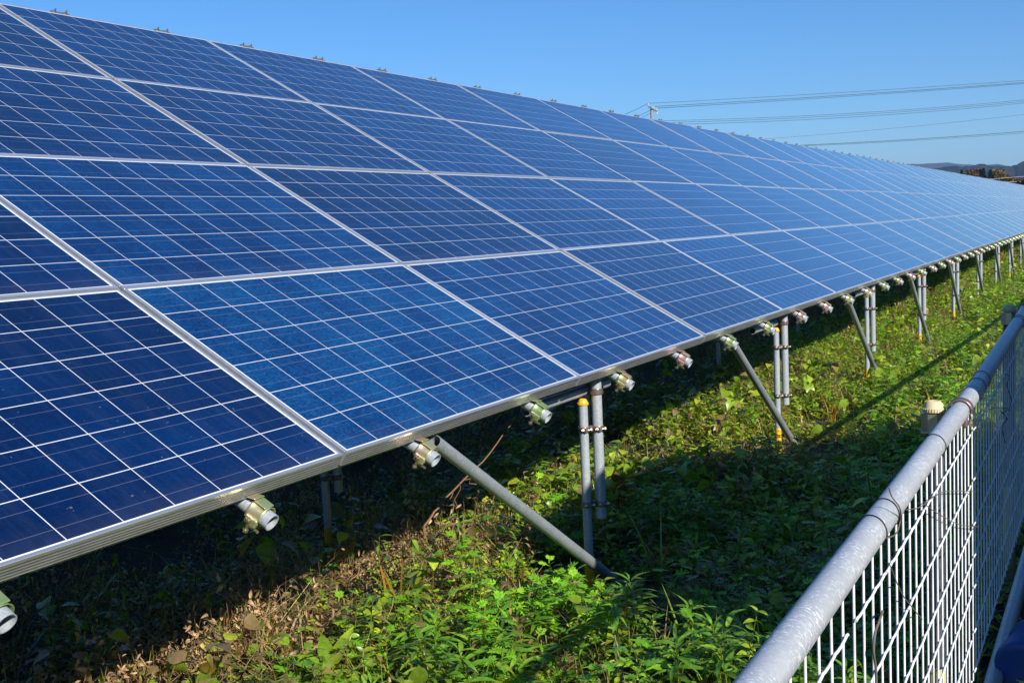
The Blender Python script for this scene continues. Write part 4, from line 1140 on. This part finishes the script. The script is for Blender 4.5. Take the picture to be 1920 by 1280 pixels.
for args in ((1803, 319.5, 175, 6, 'c', DKG, 'small dark conifer at the left end of the far tree group'),
             (1787, 325, 190, 5, 'c', DKG, 'tiny dark treetop just over the panels, left of the group'),
             (1813, 322.5, 170, 7, 'b', OLIVE, 'olive green tree right of the small conifer'),
             (1818, 321, 185, 6, 'c', DKG, 'thin dark conifer between the olive and the pinkish tree'),
             (1824, 319, 165, 9, 'b', PINK, 'pinkish orange tree left of the big conifers'),
             (1832, 319.5, 175, 6, 'c', DKG, 'slim conifer right of the pinkish tree'),
             (1838, 318.5, 172, 8, 'c', DKG, 'dark conifer left of the tallest one'),
             (1844, 316.5, 165, 13, 'c', DKG, 'tallest dark conifer of the far group'),
             (1857, 319.5, 168, 12, 'c', DKG, 'broad dark conifer right of the tallest one'),
             (1867, 320.5, 160, 13, 'b', GOLD, 'golden yellow tree right of the dark conifers'),
             (1874, 327.5, 150, 12, 'b', OLIVE, 'low olive tree below the golden one'),
             (1882, 329.5, 170, 10, 'b', RUST, 'rust coloured low tree behind the pale cables'),
             (1890, 333.5, 140, 14, 'b', GOLD, 'yellow orange bush between the two pale cables'),
             (1899, 336, 140, 13, 'b', RUST, 'rusty bush right of the yellow one'),
             (1912, 335.5, 220, 16, 'b', RUST, 'reddish tree crown at the right, behind the cables'),
             (1909, 341.5, 125, 9, 'c', DKG, 'dark low conifer above the right end of the array'),
             (1918, 339.5, 125, 9, 'c', DKG, 'dark tree at the right edge of the photo'),
             (1935, 333, 140, 18, 'b', RUST, 'rust tree beyond the right edge'),
             (1960, 330, 150, 22, 'c', DKG, 'conifer beyond the right edge of the photo')):
    tree(*args)

def hill_mat(name, stops, sc):
    m, nt, N, L, B = nmat(name); oc = coords(N)
    a = noise(N, L, sc, 5, .6, oc); v = N.new('ShaderNodeTexVoronoi'); v.inputs['Scale'].default_value = sc * 6; L.new(oc, v.inputs['Vector'])
    s = N.new('ShaderNodeSeparateColor'); L.new(v.outputs['Color'], s.inputs[0])
    f = math_node(N, L, 'ADD', math_node(N, L, 'MULTIPLY', a, .75), math_node(N, L, 'MULTIPLY', s.outputs[0], .28))
    L.new(ramp(N, L, f, stops), B.inputs['Base Color']); B.inputs['Roughness'].default_value = 1.0; B.inputs['Specular IOR Level'].default_value = 0
    bump(N, L, s.outputs[1], 1.0, 6.0, B)
    return m
def hills(name, prof_px, dist, mat, label, rough, seed):
    """a ridge in front of the view: crest line at dist, sloping down both ways"""
    pxs = np.concatenate([np.linspace(-2500, 1500, 60), np.linspace(1510, 2300, 220), np.linspace(2310, 6000, 60)])
    xs = [q[0] for q in prof_px]; ys = [q[1] for q in prof_px]
    V = []; nr = 15; rows = np.linspace(-1, 1, nr)
    for px in pxs:
        y = np.interp(px, xs, ys)
        d = WC @ np.array([(px - 960) / FPX, (y - 640) / FPX, 1.0]); hd_ = math.hypot(d[0], d[1]); az = math.atan2(d[1], d[0])
        H = (d[2] / hd_) * dist + CAM[2] - GZ
        H = max(H, dist * .012)
        for rr in rows:
            rad = dist + rr * dist * .22; hh = H * (1 - abs(rr) ** 1.3) if rr else H
            jit = (float(hash_noise(px * 1.0 + rr * 900, rr * 500, 9.0 if dist < 2000 else 14.0, seed)) - .5) * rough * (1 if rr == 0 else 3)
            V.append((CAM[0] + rad * math.cos(az), CAM[1] + rad * math.sin(az), GZ - 1 + hh + jit))
    nx = len(pxs); F = [(i * nr + j, i * nr + j + 1, (i + 1) * nr + j + 1, (i + 1) * nr + j) for i in range(nx - 1) for j in range(nr - 1)]
    mb = MB(); mb.add(V, F, 0, True); o = mb.build(name, mat); tag(o, label, kind='structure')
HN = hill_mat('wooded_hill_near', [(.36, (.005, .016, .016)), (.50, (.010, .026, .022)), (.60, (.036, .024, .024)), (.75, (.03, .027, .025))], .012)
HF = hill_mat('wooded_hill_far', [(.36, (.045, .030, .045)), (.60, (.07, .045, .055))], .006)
hills('hill', [(-2500, 300), (1200, 330), (1640, 330), (1700, 325), (1745, 314.5), (1790, 310.5), (1825, 308.5), (1845, 307), (1870, 309), (1895, 311), (1905, 307.5), (1912, 303), (1920, 301), (1960, 292), (2100, 300), (2600, 310), (6000, 300)], 1300, HN, 'dark wooded hill with rusty patches at the right', 2.4, 31)
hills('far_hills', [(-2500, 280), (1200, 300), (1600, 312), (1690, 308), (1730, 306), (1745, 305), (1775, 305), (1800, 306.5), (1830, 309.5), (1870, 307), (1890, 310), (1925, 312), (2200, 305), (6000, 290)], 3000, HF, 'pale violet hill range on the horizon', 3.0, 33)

# ------------------------------------------------------------------ air: thin haze round everything
hz = MB(); hz.box((0, 0, 75 - 3), (8000, 8000, 156), None, 0)
hm = bpy.data.materials.new("thin_haze"); hm.use_nodes = True; hn = hm.node_tree; hn.nodes.clear()
ho = hn.nodes.new('ShaderNodeOutputMaterial'); pv = hn.nodes.new('ShaderNodeVolumePrincipled')
pv.inputs['Density'].default_value = .00024; pv.inputs['Color'].default_value = (.42, .68, 1.0, 1); pv.inputs['Anisotropy'].default_value = .2
hn.links.new(pv.outputs[0], ho.inputs['Volume'])
ob = hz.build('haze', hm); tag(ob, 'thin blue haze before the far hills', kind='stuff')
